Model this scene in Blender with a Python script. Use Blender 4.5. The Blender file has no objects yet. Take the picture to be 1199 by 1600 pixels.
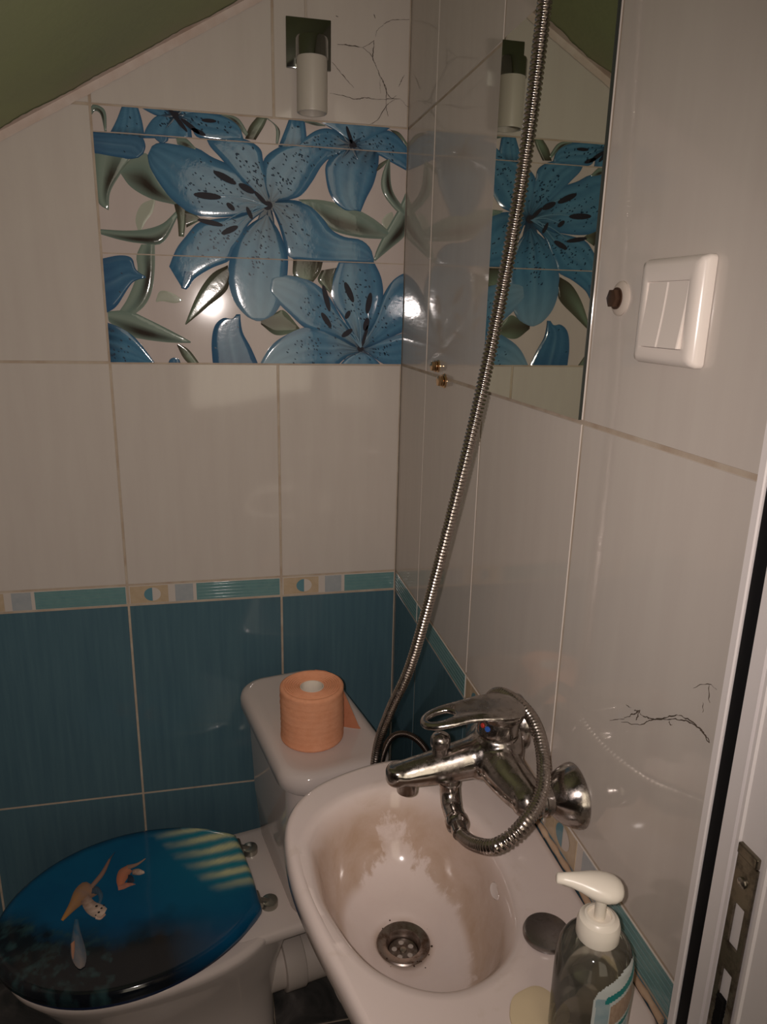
import bpy, bmesh, math, random
from math import sin, cos, pi, sqrt, radians
from mathutils import Vector, Matrix

random.seed(7)
SC = bpy.context.scene
COL = SC.collection

# ------------------------------------------------------------------ camera
CAM_POS = Vector((-0.36549, -1.46239, 1.44819))
RX = Vector((0.97584, -0.21730, 0.02276))      # image right
RY = Vector((-0.03713, -0.26758, -0.96282))    # image down
RZ = Vector((0.21531, 0.93871, -0.26918))      # forward
FPX = 1134.19
cd = bpy.data.cameras.new('camera')
cam = bpy.data.objects.new('camera', cd)
COL.objects.link(cam)
cd.sensor_fit = 'VERTICAL'
cd.sensor_height = 36.0
cd.lens = FPX * 36.0 / 1600.0
cd.clip_start = 0.01
M3 = Matrix((RX, -RY, -RZ)).transposed()
cam.matrix_world = Matrix.Translation(CAM_POS) @ M3.to_4x4()
SC.camera = cam

# ------------------------------------------------------------------ world, lights, exposure
w = bpy.data.worlds.new('world')
SC.world = w
w.use_nodes = True
w.node_tree.nodes['Background'].inputs['Color'].default_value = (1.0, 0.86, 0.72, 1)
w.node_tree.nodes['Background'].inputs['Strength'].default_value = 0.02

FLASH_W, FLASH_SIZE, FLASH_BLEND = 18.5, 128.0, 1.0
FLASH_DIR = RZ - 0.30 * RX - 0.03 * RY
ld = bpy.data.lights.new('phone_flash', 'SPOT')
ld.energy = FLASH_W
ld.color = (1.0, 0.88, 0.825)
ld.spot_size = radians(FLASH_SIZE)
ld.spot_blend = FLASH_BLEND
ld.shadow_soft_size = 0.004
lo = bpy.data.objects.new('phone_flash', ld)
COL.objects.link(lo)
lo.location = CAM_POS - 0.018 * RX - 0.006 * RY
lo.rotation_euler = FLASH_DIR.to_track_quat('-Z', 'Y').to_euler()

SC.view_settings.view_transform = 'Standard'
SC.view_settings.look = 'None'
SC.view_settings.exposure = 0.15
SC.view_settings.gamma = 1.0
SC.view_settings.use_curve_mapping = False

# ------------------------------------------------------------------ materials
def mat(name, color, rough=0.5, metal=0.0, coat=0.0, spec=0.5, emit=None, alpha=None):
    m = bpy.data.materials.new(name)
    m.use_nodes = True
    b = m.node_tree.nodes['Principled BSDF']
    b.inputs['Base Color'].default_value = (*color, 1)
    b.inputs['Roughness'].default_value = rough
    b.inputs['Metallic'].default_value = metal
    b.inputs['Coat Weight'].default_value = coat
    b.inputs['Specular IOR Level'].default_value = spec
    if emit:
        b.inputs['Emission Color'].default_value = (*emit[0], 1)
        b.inputs['Emission Strength'].default_value = emit[1]
    return m

def nd(m, t, **kw):
    n = m.node_tree.nodes.new(t)
    for k, v in kw.items():
        setattr(n, k, v)
    return n

def lk(m, a, b):
    m.node_tree.links.new(a, b)

def bsdf(m):
    return m.node_tree.nodes['Principled BSDF']

def objcoord(m, scale=(1, 1, 1)):
    tc = nd(m, 'ShaderNodeTexCoord')
    mp = nd(m, 'ShaderNodeMapping')
    mp.inputs['Scale'].default_value = scale
    lk(m, tc.outputs['Object'], mp.inputs['Vector'])
    return mp.outputs['Vector']

def noise(m, vec, scale, detail=3, rough=0.55, dist=0.0):
    n = nd(m, 'ShaderNodeTexNoise')
    n.inputs['Scale'].default_value = scale
    n.inputs['Detail'].default_value = detail
    n.inputs['Roughness'].default_value = rough
    n.inputs['Distortion'].default_value = dist
    lk(m, vec, n.inputs['Vector'])
    return n.outputs['Fac']

def ramp(m, fac, stops, interp='LINEAR'):
    r = nd(m, 'ShaderNodeValToRGB')
    r.color_ramp.interpolation = interp
    els = r.color_ramp.elements
    while len(els) < len(stops):
        els.new(0.5)
    for e, (p, c) in zip(els, stops):
        e.position = p
        e.color = (*c, 1) if len(c) == 3 else c
    lk(m, fac, r.inputs['Fac'])
    return r.outputs['Color']

def bump(m, fac, strength, dist=0.001):
    b = nd(m, 'ShaderNodeBump')
    b.inputs['Strength'].default_value = strength
    b.inputs['Distance'].default_value = dist
    lk(m, fac, b.inputs['Height'])
    lk(m, b.outputs['Normal'], bsdf(m).inputs['Normal'])

def mixc(m, fac, a, b):
    n = nd(m, 'ShaderNodeMix', data_type='RGBA')
    if isinstance(fac, float): n.inputs[0].default_value = fac
    else: lk(m, fac, n.inputs[0])
    for i, c in ((6, a), (7, b)):
        if isinstance(c, tuple): n.inputs[i].default_value = (*c, 1)
        else: lk(m, c, n.inputs[i])
    return n.outputs[2]

def mathn(m, op, a, b=None, clamp=False):
    n = nd(m, 'ShaderNodeMath', operation=op, use_clamp=clamp)
    for i, c in ((0, a), (1, b)):
        if c is None: continue
        if isinstance(c, (int, float)): n.inputs[i].default_value = c
        else: lk(m, c, n.inputs[i])
    return n.outputs[0]

def streaky(name, c0, c1, sc, rough, spec=0.5):
    m = mat(name, c0, rough, spec=spec)
    v = objcoord(m, sc)
    f = noise(m, v, 1.0, 4)
    lk(m, ramp(m, f, [(0.3, c0), (0.7, c1)]), bsdf(m).inputs['Base Color'])
    f2 = noise(m, objcoord(m), 9.0, 2)
    bump(m, f2, 0.12, 0.002)
    return m

M_CREAM = streaky('cream_tile', (0.60, 0.535, 0.485), (0.63, 0.57, 0.515), (40, 40, 5), 0.07)
M_BLUE = streaky('blue_tile', (0.075, 0.145, 0.185), (0.095, 0.175, 0.212), (90, 90, 5), 0.08)
M_GROUT = streaky('grout', (0.55, 0.47, 0.38), (0.43, 0.33, 0.25), (30, 30, 30), 0.8, 0.2)
M_TEAL = streaky('teal_band', (0.14, 0.27, 0.28), (0.17, 0.31, 0.31), (60, 60, 60), 0.12)
M_TEALHI = mat('teal_ridge', (0.19, 0.315, 0.315), 0.06)
M_TAN = streaky('tan_inlay', (0.50, 0.38, 0.25), (0.56, 0.44, 0.31), (60, 60, 60), 0.15)
M_GREYBLUE = streaky('grey_blue_inlay', (0.36, 0.39, 0.41), (0.42, 0.44, 0.45), (60, 60, 60), 0.15)
M_DOTBLUE = mat('half_dot_blue', (0.13, 0.27, 0.32), 0.15)
M_FLOOR = mat('dark_floor_tile', (0.05, 0.05, 0.05), 0.3)
lk(M_FLOOR, ramp(M_FLOOR, noise(M_FLOOR, objcoord(M_FLOOR), 9, 6, 0.6, 1.2), [(0.35, (0.03, 0.03, 0.03)), (0.6, (0.09, 0.08, 0.075)), (0.75, (0.17, 0.15, 0.14))]), bsdf(M_FLOOR).inputs['Base Color'])
M_GREEN = mat('green_plaster', (0.2, 0.24, 0.1), 0.85, spec=0.2)
_f = noise(M_GREEN, objcoord(M_GREEN), 3.0, 5, 0.6)
lk(M_GREEN, ramp(M_GREEN, _f, [(0.3, (0.36, 0.33, 0.24)), (0.5, (0.33, 0.355, 0.205)), (0.72, (0.355, 0.395, 0.205))]), bsdf(M_GREEN).inputs['Base Color'])
bump(M_GREEN, noise(M_GREEN, objcoord(M_GREEN), 60, 4), 0.3, 0.002)
M_CAULK = streaky('caulk', (0.66, 0.57, 0.51), (0.55, 0.43, 0.36), (25, 25, 25), 0.7, 0.3)
M_WHITEPAINT = mat('white_frame_paint', (0.86, 0.80, 0.785), 0.35)
M_HALL = mat('hall_plaster', (0.20, 0.17, 0.145), 0.9, spec=0.1)
M_BLACK = mat('black_rubber', (0.006, 0.006, 0.007), 0.7, spec=0.2)
M_MIRROR = mat('mirror_glass', (0.66, 0.69, 0.60), 0.012, metal=1.0)
M_MIRROREDGE = mat('mirror_edge', (0.03, 0.035, 0.03), 0.3)

def chrome(name, base, r0, r1, grime=(0.20, 0.18, 0.16), gsc=45):
    m = mat(name, base, r0, metal=1.0)
    v = objcoord(m)
    f = noise(m, v, gsc, 6, 0.7)
    g = ramp(m, f, [(0.46, (0, 0, 0)), (0.66, (1, 1, 1))])
    lk(m, mixc(m, g, base, grime), bsdf(m).inputs['Base Color'])
    mr = nd(m, 'ShaderNodeMapRange')
    mr.inputs['To Min'].default_value = r0
    mr.inputs['To Max'].default_value = r1
    lk(m, g, mr.inputs['Value'])
    lk(m, mr.outputs['Result'], bsdf(m).inputs['Roughness'])
    return m
M_CHROME = chrome('stained_chrome', (0.45, 0.415, 0.39), 0.15, 0.40, (0.29, 0.25, 0.225), 75)
M_HOSE = chrome('hose_chrome', (0.48, 0.425, 0.39), 0.17, 0.36, (0.32, 0.27, 0.235), 80)
M_BRAID = chrome('braided_steel', (0.13, 0.10, 0.085), 0.35, 0.5, (0.07, 0.055, 0.045))
M_LAMPCHROME = mat('lamp_chrome', (0.30, 0.31, 0.30), 0.09, metal=1.0)
M_STEELDARK = chrome('dark_steel', (0.25, 0.22, 0.17), 0.32, 0.55, (0.10, 0.085, 0.065), 60)
M_CAPSTEEL = chrome('cap_steel', (0.33, 0.31, 0.30), 0.33, 0.46, (0.25, 0.23, 0.22), 70)
M_DRAIN = chrome('drain_steel', (0.42, 0.37, 0.34), 0.28, 0.5, (0.16, 0.10, 0.07), 60)
M_BRASS = mat('brass', (0.70, 0.48, 0.28), 0.22, metal=1.0)
M_BROWNBOLT = mat('dark_bolt', (0.10, 0.055, 0.035), 0.35, metal=0.6)
M_SCREW = mat('screw_steel', (0.5, 0.46, 0.4), 0.3, metal=1.0)
M_SILICONE = mat('silicone_ring', (0.58, 0.50, 0.43), 0.5)
M_PLASTIC = mat('switch_plastic', (0.80, 0.72, 0.66), 0.22)
M_PUMP = mat('pump_plastic', (0.86, 0.79, 0.68), 0.30)
M_FROST = mat('frosted_glass', (0.68, 0.62, 0.54), 0.35)
bsdf(M_FROST).inputs['Transmission Weight'].default_value = 0.25
M_TOILET = mat('toilet_ceramic', (0.66, 0.57, 0.53), 0.08)
M_PAPER = mat('orange_paper', (0.80, 0.36, 0.20), 0.95, spec=0.1)
_v = objcoord(M_PAPER)
bump(M_PAPER, noise(M_PAPER, _v, 260, 3, 0.7), 0.6, 0.0012)
lk(M_PAPER, ramp(M_PAPER, noise(M_PAPER, _v, 60, 4), [(0.3, (0.78, 0.345, 0.19)), (0.7, (0.84, 0.40, 0.235))]), bsdf(M_PAPER).inputs['Base Color'])
M_CORE = mat('paper_core', (0.78, 0.70, 0.60), 0.9, spec=0.1)
M_PVC = mat('pipe_plastic', (0.50, 0.43, 0.39), 0.4)
M_HINGE = mat('hinge_chrome', (0.40, 0.39, 0.34), 0.25, metal=0.85)
M_WEB = mat('dusty_web', (0.09, 0.07, 0.055), 0.95, spec=0.0)
M_DIRT = mat('dirt', (0.06, 0.04, 0.03), 0.9, spec=0.1)
M_RED = mat('red_mark', (0.45, 0.04, 0.03), 0.3)
M_BLUEMARK = mat('blue_mark', (0.03, 0.10, 0.40), 0.3)
M_SOAP = mat('dried_soap', (0.68, 0.55, 0.36), 0.35)
M_BRUSH = mat('black_bristle', (0.012, 0.011, 0.011), 0.9, spec=0.1)

def attr_mat(name, rough, bsc, bst):
    m = mat(name, (1, 1, 1), rough)
    a = nd(m, 'ShaderNodeAttribute', attribute_name='Col')
    lk(m, a.outputs['Color'], bsdf(m).inputs['Base Color'])
    if bst:
        bump(m, noise(m, objcoord(m), bsc, 3), bst, 0.001)
    return m
M_LILY = attr_mat('printed_glaze', 0.09, 70, 0.16)
M_LIDPRINT = attr_mat('printed_lid', 0.10, 30, 0.02)
M_DECORBG = streaky('decor_background', (0.565, 0.485, 0.455), (0.60, 0.52, 0.485), (30, 30, 6), 0.10, 0.25)
M_SPECK = mat('speckle_ink', (0.010, 0.032, 0.065), 0.3, spec=0.2)
M_ANTHER = mat('anther_ink', (0.020, 0.018, 0.026), 0.45, spec=0.15)

# stained basin ceramic
M_SINK = mat('stained_ceramic', (0.72, 0.62, 0.57), 0.12)
def _sink():
    m = M_SINK
    tc = nd(m, 'ShaderNodeTexCoord')
    sep = nd(m, 'ShaderNodeSeparateXYZ')
    lk(m, tc.outputs['Object'], sep.inputs[0])
    z = sep.outputs['Z']
    x, y = sep.outputs['X'], sep.outputs['Y']
    # local origin is the drain centre on the floor line of the basin
    n1 = noise(m, tc.outputs['Object'], 16, 6, 0.65, 0.4)
    mp = nd(m, 'ShaderNodeMapping')
    mp.inputs['Scale'].default_value = (60, 60, 9)
    lk(m, tc.outputs['Object'], mp.inputs['Vector'])
    n2 = noise(m, mp.outputs['Vector'], 1.0, 5, 0.6)
    def band(a, b, c, d):
        r1 = nd(m, 'ShaderNodeMapRange', interpolation_type='SMOOTHSTEP')
        r1.inputs['From Min'].default_value = a; r1.inputs['From Max'].default_value = b
        lk(m, z, r1.inputs['Value'])
        r2 = nd(m, 'ShaderNodeMapRange', interpolation_type='SMOOTHSTEP')
        r2.inputs['From Min'].default_value = c; r2.inputs['From Max'].default_value = d
        r2.inputs['To Min'].default_value = 1; r2.inputs['To Max'].default_value = 0
        lk(m, z, r2.inputs['Value'])
        return mathn(m, 'MULTIPLY', r1.outputs['Result'], r2.outputs['Result'])
    bnd = band(0.012, 0.022, 0.075, 0.115)
    # scrubbed patch: a streaked edge cleaned around the lower middle
    zz = mathn(m, 'MULTIPLY', z, 9.0)
    s = mathn(m, 'ADD', mathn(m, 'MULTIPLY', n2, 0.55), mathn(m, 'MULTIPLY', n1, 0.75))
    ax = mathn(m, 'ABSOLUTE', mathn(m, 'ADD', x, -0.015))
    s = mathn(m, 'ADD', s, mathn(m, 'MULTIPLY', ax, 5.5))
    s = mathn(m, 'ADD', s, mathn(m, 'MULTIPLY', zz, 0.42))
    edge = ramp(m, s, [(0.91, (0, 0, 0)), (1.0, (1, 1, 1))])
    st = mathn(m, 'MULTIPLY', edge, bnd)
    st = mathn(m, 'MULTIPLY', st, ramp(m, n1, [(0.25, (0.45, 0.45, 0.45)), (0.7, (1, 1, 1))]))
    st = mathn(m, 'MULTIPLY', st, 0.85)
    faint = mathn(m, 'MULTIPLY', band(0.02, 0.05, 0.085, 0.12), ramp(m, n1, [(0.42, (0, 0, 0)), (0.66, (0.62, 0.62, 0.62))]))
    st = mathn(m, 'MAXIMUM', st, faint)
    deck = mathn(m, 'MULTIPLY', band(0.1, 0.112, 0.2, 0.3), ramp(m, n1, [(0.56, (0, 0, 0)), (0.8, (0.45, 0.45, 0.45))]))
    st = mathn(m, 'MAXIMUM', st, deck)
    base = ramp(m, n1, [(0.3, (0.71, 0.595, 0.555)), (0.7, (0.745, 0.64, 0.595))])
    c = mixc(m, st, base, (0.42, 0.28, 0.185))
    # rust ring round the drain
    r = mathn(m, 'SQRT', mathn(m, 'ADD', mathn(m, 'MULTIPLY', x, x), mathn(m, 'MULTIPLY', y, y)))
    rr = nd(m, 'ShaderNodeMapRange', interpolation_type='SMOOTHSTEP')
    rr.inputs['From Min'].default_value = 0.030; rr.inputs['From Max'].default_value = 0.040
    rr.inputs['To Min'].default_value = 0.6; rr.inputs['To Max'].default_value = 0
    lk(m, r, rr.inputs['Value'])
    ring = mathn(m, 'MULTIPLY', rr.outputs['Result'], ramp(m, n1, [(0.4, (0.25, 0.25, 0.25)), (0.6, (1, 1, 1))]))
    c = mixc(m, ring, c, (0.36, 0.24, 0.15))
    lk(m, c, bsdf(m).inputs['Base Color'])
_sink()

# clear bottle shell: see-through body with a gloss that follows the viewing angle of the surface
M_BOTTLE = bpy.data.materials.new('clear_plastic')
M_BOTTLE.use_nodes = True
def _bottle():
    m = M_BOTTLE
    nt = m.node_tree
    out = nt.nodes['Material Output']
    nt.nodes.remove(nt.nodes['Principled BSDF'])
    tr = nd(m, 'ShaderNodeBsdfTransparent'); tr.inputs['Color'].default_value = (0.86, 0.86, 0.80, 1)
    gl = nd(m, 'ShaderNodeBsdfGlossy'); gl.inputs['Roughness'].default_value = 0.06
    fr = nd(m, 'ShaderNodeFresnel'); fr.inputs['IOR'].default_value = 1.5
    mx = nd(m, 'ShaderNodeMixShader')
    lk(m, fr.outputs[0], mx.inputs[0]); lk(m, tr.outputs[0], mx.inputs[1]); lk(m, gl.outputs[0], mx.inputs[2])
    df = nd(m, 'ShaderNodeBsdfDiffuse'); df.inputs['Color'].default_value = (0.35, 0.33, 0.28, 1)
    m2 = nd(m, 'ShaderNodeMixShader')
    f = noise(m, objcoord(m), 22, 5, 0.65)
    mr = nd(m, 'ShaderNodeMapRange'); mr.inputs['From Min'].default_value = 0.35; mr.inputs['From Max'].default_value = 0.75
    mr.inputs['To Min'].default_value = 0.04; mr.inputs['To Max'].default_value = 0.22
    lk(m, f, mr.inputs['Value']); lk(m, mr.outputs['Result'], m2.inputs[0])
    lk(m, mx.outputs[0], m2.inputs[1]); lk(m, df.outputs[0], m2.inputs[2])
    lk(m, m2.outputs[0], out.inputs['Surface'])
_bottle()
M_LBL_W = mat('label_pale', (0.50, 0.53, 0.51), 0.3)
M_LBL_G = streaky('label_grey_blue', (0.24, 0.33, 0.36), (0.33, 0.40, 0.41), (120, 120, 120), 0.3)
M_LBL_T = mat('label_teal', (0.02, 0.20, 0.19), 0.3)
M_LBL_B = streaky('label_brown', (0.30, 0.20, 0.14), (0.40, 0.29, 0.21), (500, 500, 160), 0.35)
M_LBL_K = mat('label_dark', (0.03, 0.05, 0.05), 0.3)

# ------------------------------------------------------------------ helpers
def V(*a): return Vector(a)

def obj(name, bm, mats, parent=None, origin=None, smooth=True, recalc=True, angle=40):
    if recalc:
        bmesh.ops.recalc_face_normals(bm, faces=bm.faces[:])
    off = Vector(origin) if origin is not None else Vector((0, 0, 0))
    if parent is not None:
        p = parent
        off = Vector((0, 0, 0))
        while p is not None:
            off = off + p.location
            p = p.parent
    bmesh.ops.translate(bm, verts=bm.verts[:], vec=-off)
    me = bpy.data.meshes.new(name)
    bm.to_mesh(me)
    bm.free()
    for m in (mats if isinstance(mats, (list, tuple)) else [mats]):
        me.materials.append(m)
    for p in me.polygons:
        p.use_smooth = smooth
    if smooth and angle:
        try:
            me.set_sharp_from_angle(angle=radians(angle))
        except Exception:
            pass
    o = bpy.data.objects.new(name, me)
    COL.objects.link(o)
    if parent is not None:
        o.parent = parent
    else:
        o.location = off
    return o

def thing(name, label, cat, loc, group=None):
    o = bpy.data.objects.new(name, None)
    o.empty_display_size = 0.02
    COL.objects.link(o)
    o.location = loc
    return tag(o, label, cat, group)

def tag(o, label, cat, group=None):
    o['label'] = label
    o['category'] = cat
    if group: o['group'] = group
    return o

def struct(o):
    o['kind'] = 'structure'
    return o

def box(bm, x0, x1, y0, y1, z0, z1, mi=0, bevel=0.0, seg=2):
    vs = [bm.verts.new((x, y, z)) for x in (x0, x1) for y in (y0, y1) for z in (z0, z1)]
    fs = []
    for q in ((0, 1, 3, 2), (4, 6, 7, 5), (0, 4, 5, 1), (2, 3, 7, 6), (0, 2, 6, 4), (1, 5, 7, 3)):
        f = bm.faces.new([vs[i] for i in q]); f.material_index = mi; fs.append(f)
    if bevel:
        es = list({e for f in fs for e in f.edges})
        bmesh.ops.bevel(bm, geom=es, offset=bevel, segments=seg, affect='EDGES', profile=0.5)

def loft(bm, rings, mi=0, closed=True, cap0=True, cap1=True):
    vr = [[bm.verts.new(p) for p in r] for r in rings]
    n = len(vr[0])
    for a, b in zip(vr, vr[1:]):
        for i in range(n if closed else n - 1):
            j = (i + 1) % n
            f = bm.faces.new((a[i], a[j], b[j], b[i])); f.material_index = mi
    if closed and cap0:
        f = bm.faces.new(vr[0][::-1]); f.material_index = mi
    if closed and cap1:
        f = bm.faces.new(vr[-1]); f.material_index = mi
    return vr

def frame_of(d):
    d = Vector(d).normalized()
    a = Vector((0, 0, 1)) if abs(d.z) < 0.9 else Vector((1, 0, 0))
    u = d.cross(a).normalized()
    return u, d.cross(u).normalized()

def lathe(bm, prof, origin, axis=(0, 0, 1), n=32, mi=0, cap0=True, cap1=True, flat=(1, 1)):
    """prof: list of (radius, height along axis)"""
    ax = Vector(axis).normalized()
    if abs(ax.z) > 0.99: u, v = Vector((1, 0, 0)), Vector((0, 1, 0))
    else: u, v = frame_of(ax)
    rings = []
    for r, h in prof:
        r = max(r, 1e-5)
        rings.append([Vector(origin) + ax * h + u * (r * flat[0] * cos(2 * pi * i / n)) + v * (r * flat[1] * sin(2 * pi * i / n)) for i in range(n)])
    return loft(bm, rings, mi, True, cap0, cap1)

def catmull(pts, per=8):
    pts = [Vector(p) for p in pts]
    P = [pts[0] * 2 - pts[1]] + pts + [pts[-1] * 2 - pts[-2]]
    out = []
    for i in range(1, len(P) - 2):
        a, b, c, d = P[i - 1:i + 3]
        for k in range(per):
            t = k / per
            out.append(0.5 * ((2 * b) + (c - a) * t + (2 * a - 5 * b + 4 * c - d) * t * t + (3 * b - a - 3 * c + d) * t ** 3))
    out.append(pts[-1])
    return out

def resample(path, step):
    out = [path[0].copy()]
    acc = 0.0
    for a, b in zip(path, path[1:]):
        L = (b - a).length
        if L < 1e-9: continue
        t = step - acc
        while t <= L:
            out.append(a + (b - a) * (t / L))
            t += step
        acc = (acc + L) % step
    return out

def sweep(bm, path, rad, n=12, mi=0, cap=True, flat=None, up=None):
    """rad: number or function(i, count) -> radius"""
    N = len(path)
    rings = []
    t0 = (path[1] - path[0]).normalized()
    if up is not None:
        v = Vector(up); u = t0.cross(v).normalized()
    else:
        u, v = frame_of(t0)
    for i, p in enumerate(path):
        t = (path[min(i + 1, N - 1)] - path[max(i - 1, 0)]).normalized()
        if up is not None:
            u = t.cross(Vector(up)).normalized()
        else:
            u = (u - t * u.dot(t)).normalized()
        v = t.cross(u)
        r = rad(i, N) if callable(rad) else rad
        ru, rv = r if isinstance(r, tuple) else (r, r)
        rings.append([p + u * (ru * cos(2 * pi * k / n)) + v * (rv * sin(2 * pi * k / n)) for k in range(n)])
    return loft(bm, rings, mi, True, cap, cap)

def wall_point(u, v):
    """where the line of sight through photo pixel (u, v) meets the back wall plane: used to measure the print on the tiles"""
    d = RX * ((u - 600) / FPX) + RY * ((v - 800) / FPX) + RZ
    t = -CAM_POS.y / d.y
    p = CAM_POS + d * t
    return (p.x, p.z)

def side_point(u, v):
    d = RX * ((u - 600) / FPX) + RY * ((v - 800) / FPX) + RZ
    p = CAM_POS + d * (-CAM_POS.x / d.x)
    return (p.y, p.z)

# ------------------------------------------------------------------ room shell
Z7, Z6, Z5, Z4, Z1 = 0.400, 0.850, 0.894, 1.340, 1.775
COLS_BACK = [-1.2, -0.8753, -0.5628, -0.2503, 0.0]
COLS_SIDE = [0.0, -0.185, -0.481, -0.779, -1.04]
GAP = 0.0017

def tile(bm, P, a0, a1, z0, z1, mi, jit=0.00025):
    """one glazed tile with a chamfered edge, P(a, z, h) maps wall coordinates to space"""
    a0, a1 = min(a0, a1), max(a0, a1)
    g, c = GAP, 0.0011
    if a1 - a0 < 4 * g or z1 - z0 < 4 * g: return
    o = [(a0 + g, z0 + g), (a1 - g, z0 + g), (a1 - g, z1 - g), (a0 + g, z1 - g)]
    i = [(a0 + g + c, z0 + g + c), (a1 - g - c, z0 + g + c), (a1 - g - c, z1 - g - c), (a0 + g + c, z1 - g - c)]
    t0, ta, tz = [random.uniform(-jit, jit) for _ in range(3)]
    hh = [t0, t0 + ta, t0 + ta + tz, t0 + tz]
    vo = [bm.verts.new(P(a, z, -0.0022)) for a, z in o]
    vi = [bm.verts.new(P(a, z, h)) for (a, z), h in zip(i, hh)]
    f = bm.faces.new(vi); f.material_index = mi
    for k in range(4):
        f = bm.faces.new((vo[k], vo[(k + 1) % 4], vi[(k + 1) % 4], vi[k])); f.material_index = mi

def quad(bm, P, a0, a1, z0, z1, h, mi):
    a0, a1 = min(a0, a1), max(a0, a1)
    vs = [bm.verts.new(P(a, z, hh)) for hh in (h - 0.0006, h) for a, z in ((a0, z0), (a1, z0), (a1, z1), (a0, z1))]
    bm.faces.new(vs[4:]).material_index = mi
    for k in range(4):
        bm.faces.new((vs[k], vs[(k + 1) % 4], vs[4 + (k + 1) % 4], vs[4 + k])).material_index = mi

def half_disc(bm, P, ca, cz, ra, rz, h, mi, s0, s1, n=14):
    c = bm.verts.new(P(ca, cz, h))
    rim = [bm.verts.new(P(ca + ra * cos(s0 + (s1 - s0) * k / n), cz + rz * sin(s0 + (s1 - s0) * k / n), h)) for k in range(n + 1)]
    for a, b in zip(rim, rim[1:]):
        bm.faces.new((c, a, b)).material_index = mi

WALL_MATS = [M_GROUT, M_CREAM, M_BLUE, M_TEAL, M_TAN, M_GREYBLUE, M_DOTBLUE, M_TEALHI]
def band(bm, P, j0, sgn, lim):
    """one border tile whose pattern starts at joint j0 and runs in direction sgn to at most lim"""
    L = 0.3125
    at = lambda f: j0 + sgn * L * f
    inside = lambda f: (at(f) - lim) * sgn < 0
    end = min(1.0, abs(lim - j0) / L)
    if end < 0.03: return
    tile(bm, P, j0, at(end), Z6, Z5, 1, 0.0)
    zc = (Z5 + Z6) / 2
    def piece(f0, f1, mi, h=0.0006, za=Z6 + 0.0035, zb=Z5 - 0.0035):
        f1 = min(f1, end - 0.012)
        if f1 > f0: quad(bm, P, at(f0), at(f1), za, zb, h, mi)
    piece(0.015, 0.085, 4)
    piece(0.215, 0.255, 4)
    piece(0.085, 0.215, 4, 0.0004)
    if end > 0.3:
        half_disc(bm, P, at(0.155), zc, 0.0165, 0.0145, 0.0009, 1, 0, 2 * pi, 28)
        q = pi / 2
        half_disc(bm, P, at(0.155), zc, 0.0165, 0.0145, 0.0012, 6, q, 3 * q) if sgn > 0 else half_disc(bm, P, at(0.155), zc, 0.0165, 0.0145, 0.0012, 6, -q, q)
    piece(0.300, 0.415, 5)
    piece(0.437, 0.990, 3)
    for k in range(5):
        z = Z6 + 0.007 + k * 0.0072
        piece(0.445, 0.985, 7, 0.0012, z, z + 0.0009)

def tiled_wall(name, P, cols, band_joints, sgn, skip=None):
    bm = bmesh.new()
    rows = [(-0.05, Z7, 2), (Z7, Z6, 2), (Z5, Z4, 1), (Z4, Z1, 1), (Z1, 2.21, 1), (2.21, 2.5, 1)]
    lo_, hi_ = min(cols), max(cols)
    # backing slab (grout shows between the tiles)
    pts = [P(a, z, h) for h in (-0.0012, -0.06) for a, z in ((lo_, -0.02), (hi_, -0.02), (hi_, 2.45), (lo_, 2.45))]
    vs = [bm.verts.new(p) for p in pts]
    for q in ((0, 1, 2, 3), (4, 5, 6, 7), (0, 1, 5, 4), (1, 2, 6, 5), (2, 3, 7, 6), (3, 0, 4, 7)):
        bm.faces.new([vs[i] for i in q]).material_index = 0
    for a0, a1 in zip(cols, cols[1:]):
        for ri, (z0, z1, mi) in enumerate(rows):
            z0, z1 = max(z0, -0.018), min(z1, 2.44)
            if skip and skip(a0, a1, ri): continue
            tile(bm, P, a0, a1, z0, z1, mi)
    for j, lim in band_joints:
        band(bm, P, j, sgn, lim)
    return struct(obj(name, bm, WALL_MATS, smooth=False, recalc=True))

PB = lambda a, z, h: Vector((a, -h, z))
PS = lambda a, z, h: Vector((-h, a, z))
wall_back = tiled_wall('wall_back', PB, COLS_BACK, [(-1.1878, -0.8753), (-0.8753, -0.5628), (-0.5628, -0.2503), (-0.2503, -0.0)], 1,
                       lambda a0, a1, ri: ri == 3 and a0 > -0.6)
wall_right = tiled_wall('wall_right', PS, COLS_SIDE, [(-0.481, -0.779), (-0.779, -1.04)], -1, lambda a0, a1, ri: False)
# the two border pieces between the corner and the first joints carry only the teal stripe
bm = bmesh.new()
for a0, a1 in ((-0.002, -0.185), (-0.185, -0.481)):
    tile(bm, PS, a0, a1, Z6, Z5, 1, 0.0)
    quad(bm, PS, a0 - 0.004, a1 + 0.004, Z6 + 0.0035, Z5 - 0.0035, 0.0006, 3)
    for k in range(5):
        z = Z6 + 0.007 + k * 0.0072
        quad(bm, PS, a0 - 0.006, a1 + 0.006, z, z + 0.0009, 0.0012, 7)
o = obj('border_tile', bm, WALL_MATS, parent=wall_right, smooth=False)

bm = bmesh.new()
box(bm, -1.2, 0.0, -1.16, 0.0, -0.05, -0.002)
nx, ny = 4, 4
for i in range(nx):
    for j in range(ny):
        P = lambda a, b, h: Vector((a, b, h))
        tile(bm, P, -1.2 + i * 0.3, -0.9 + i * 0.3, -1.16 + j * 0.29 + 0.0, -0.87 + j * 0.29, 1, 0.0001)
struct(obj('floor', bm, [M_GROUT, M_FLOOR], smooth=False))

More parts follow.
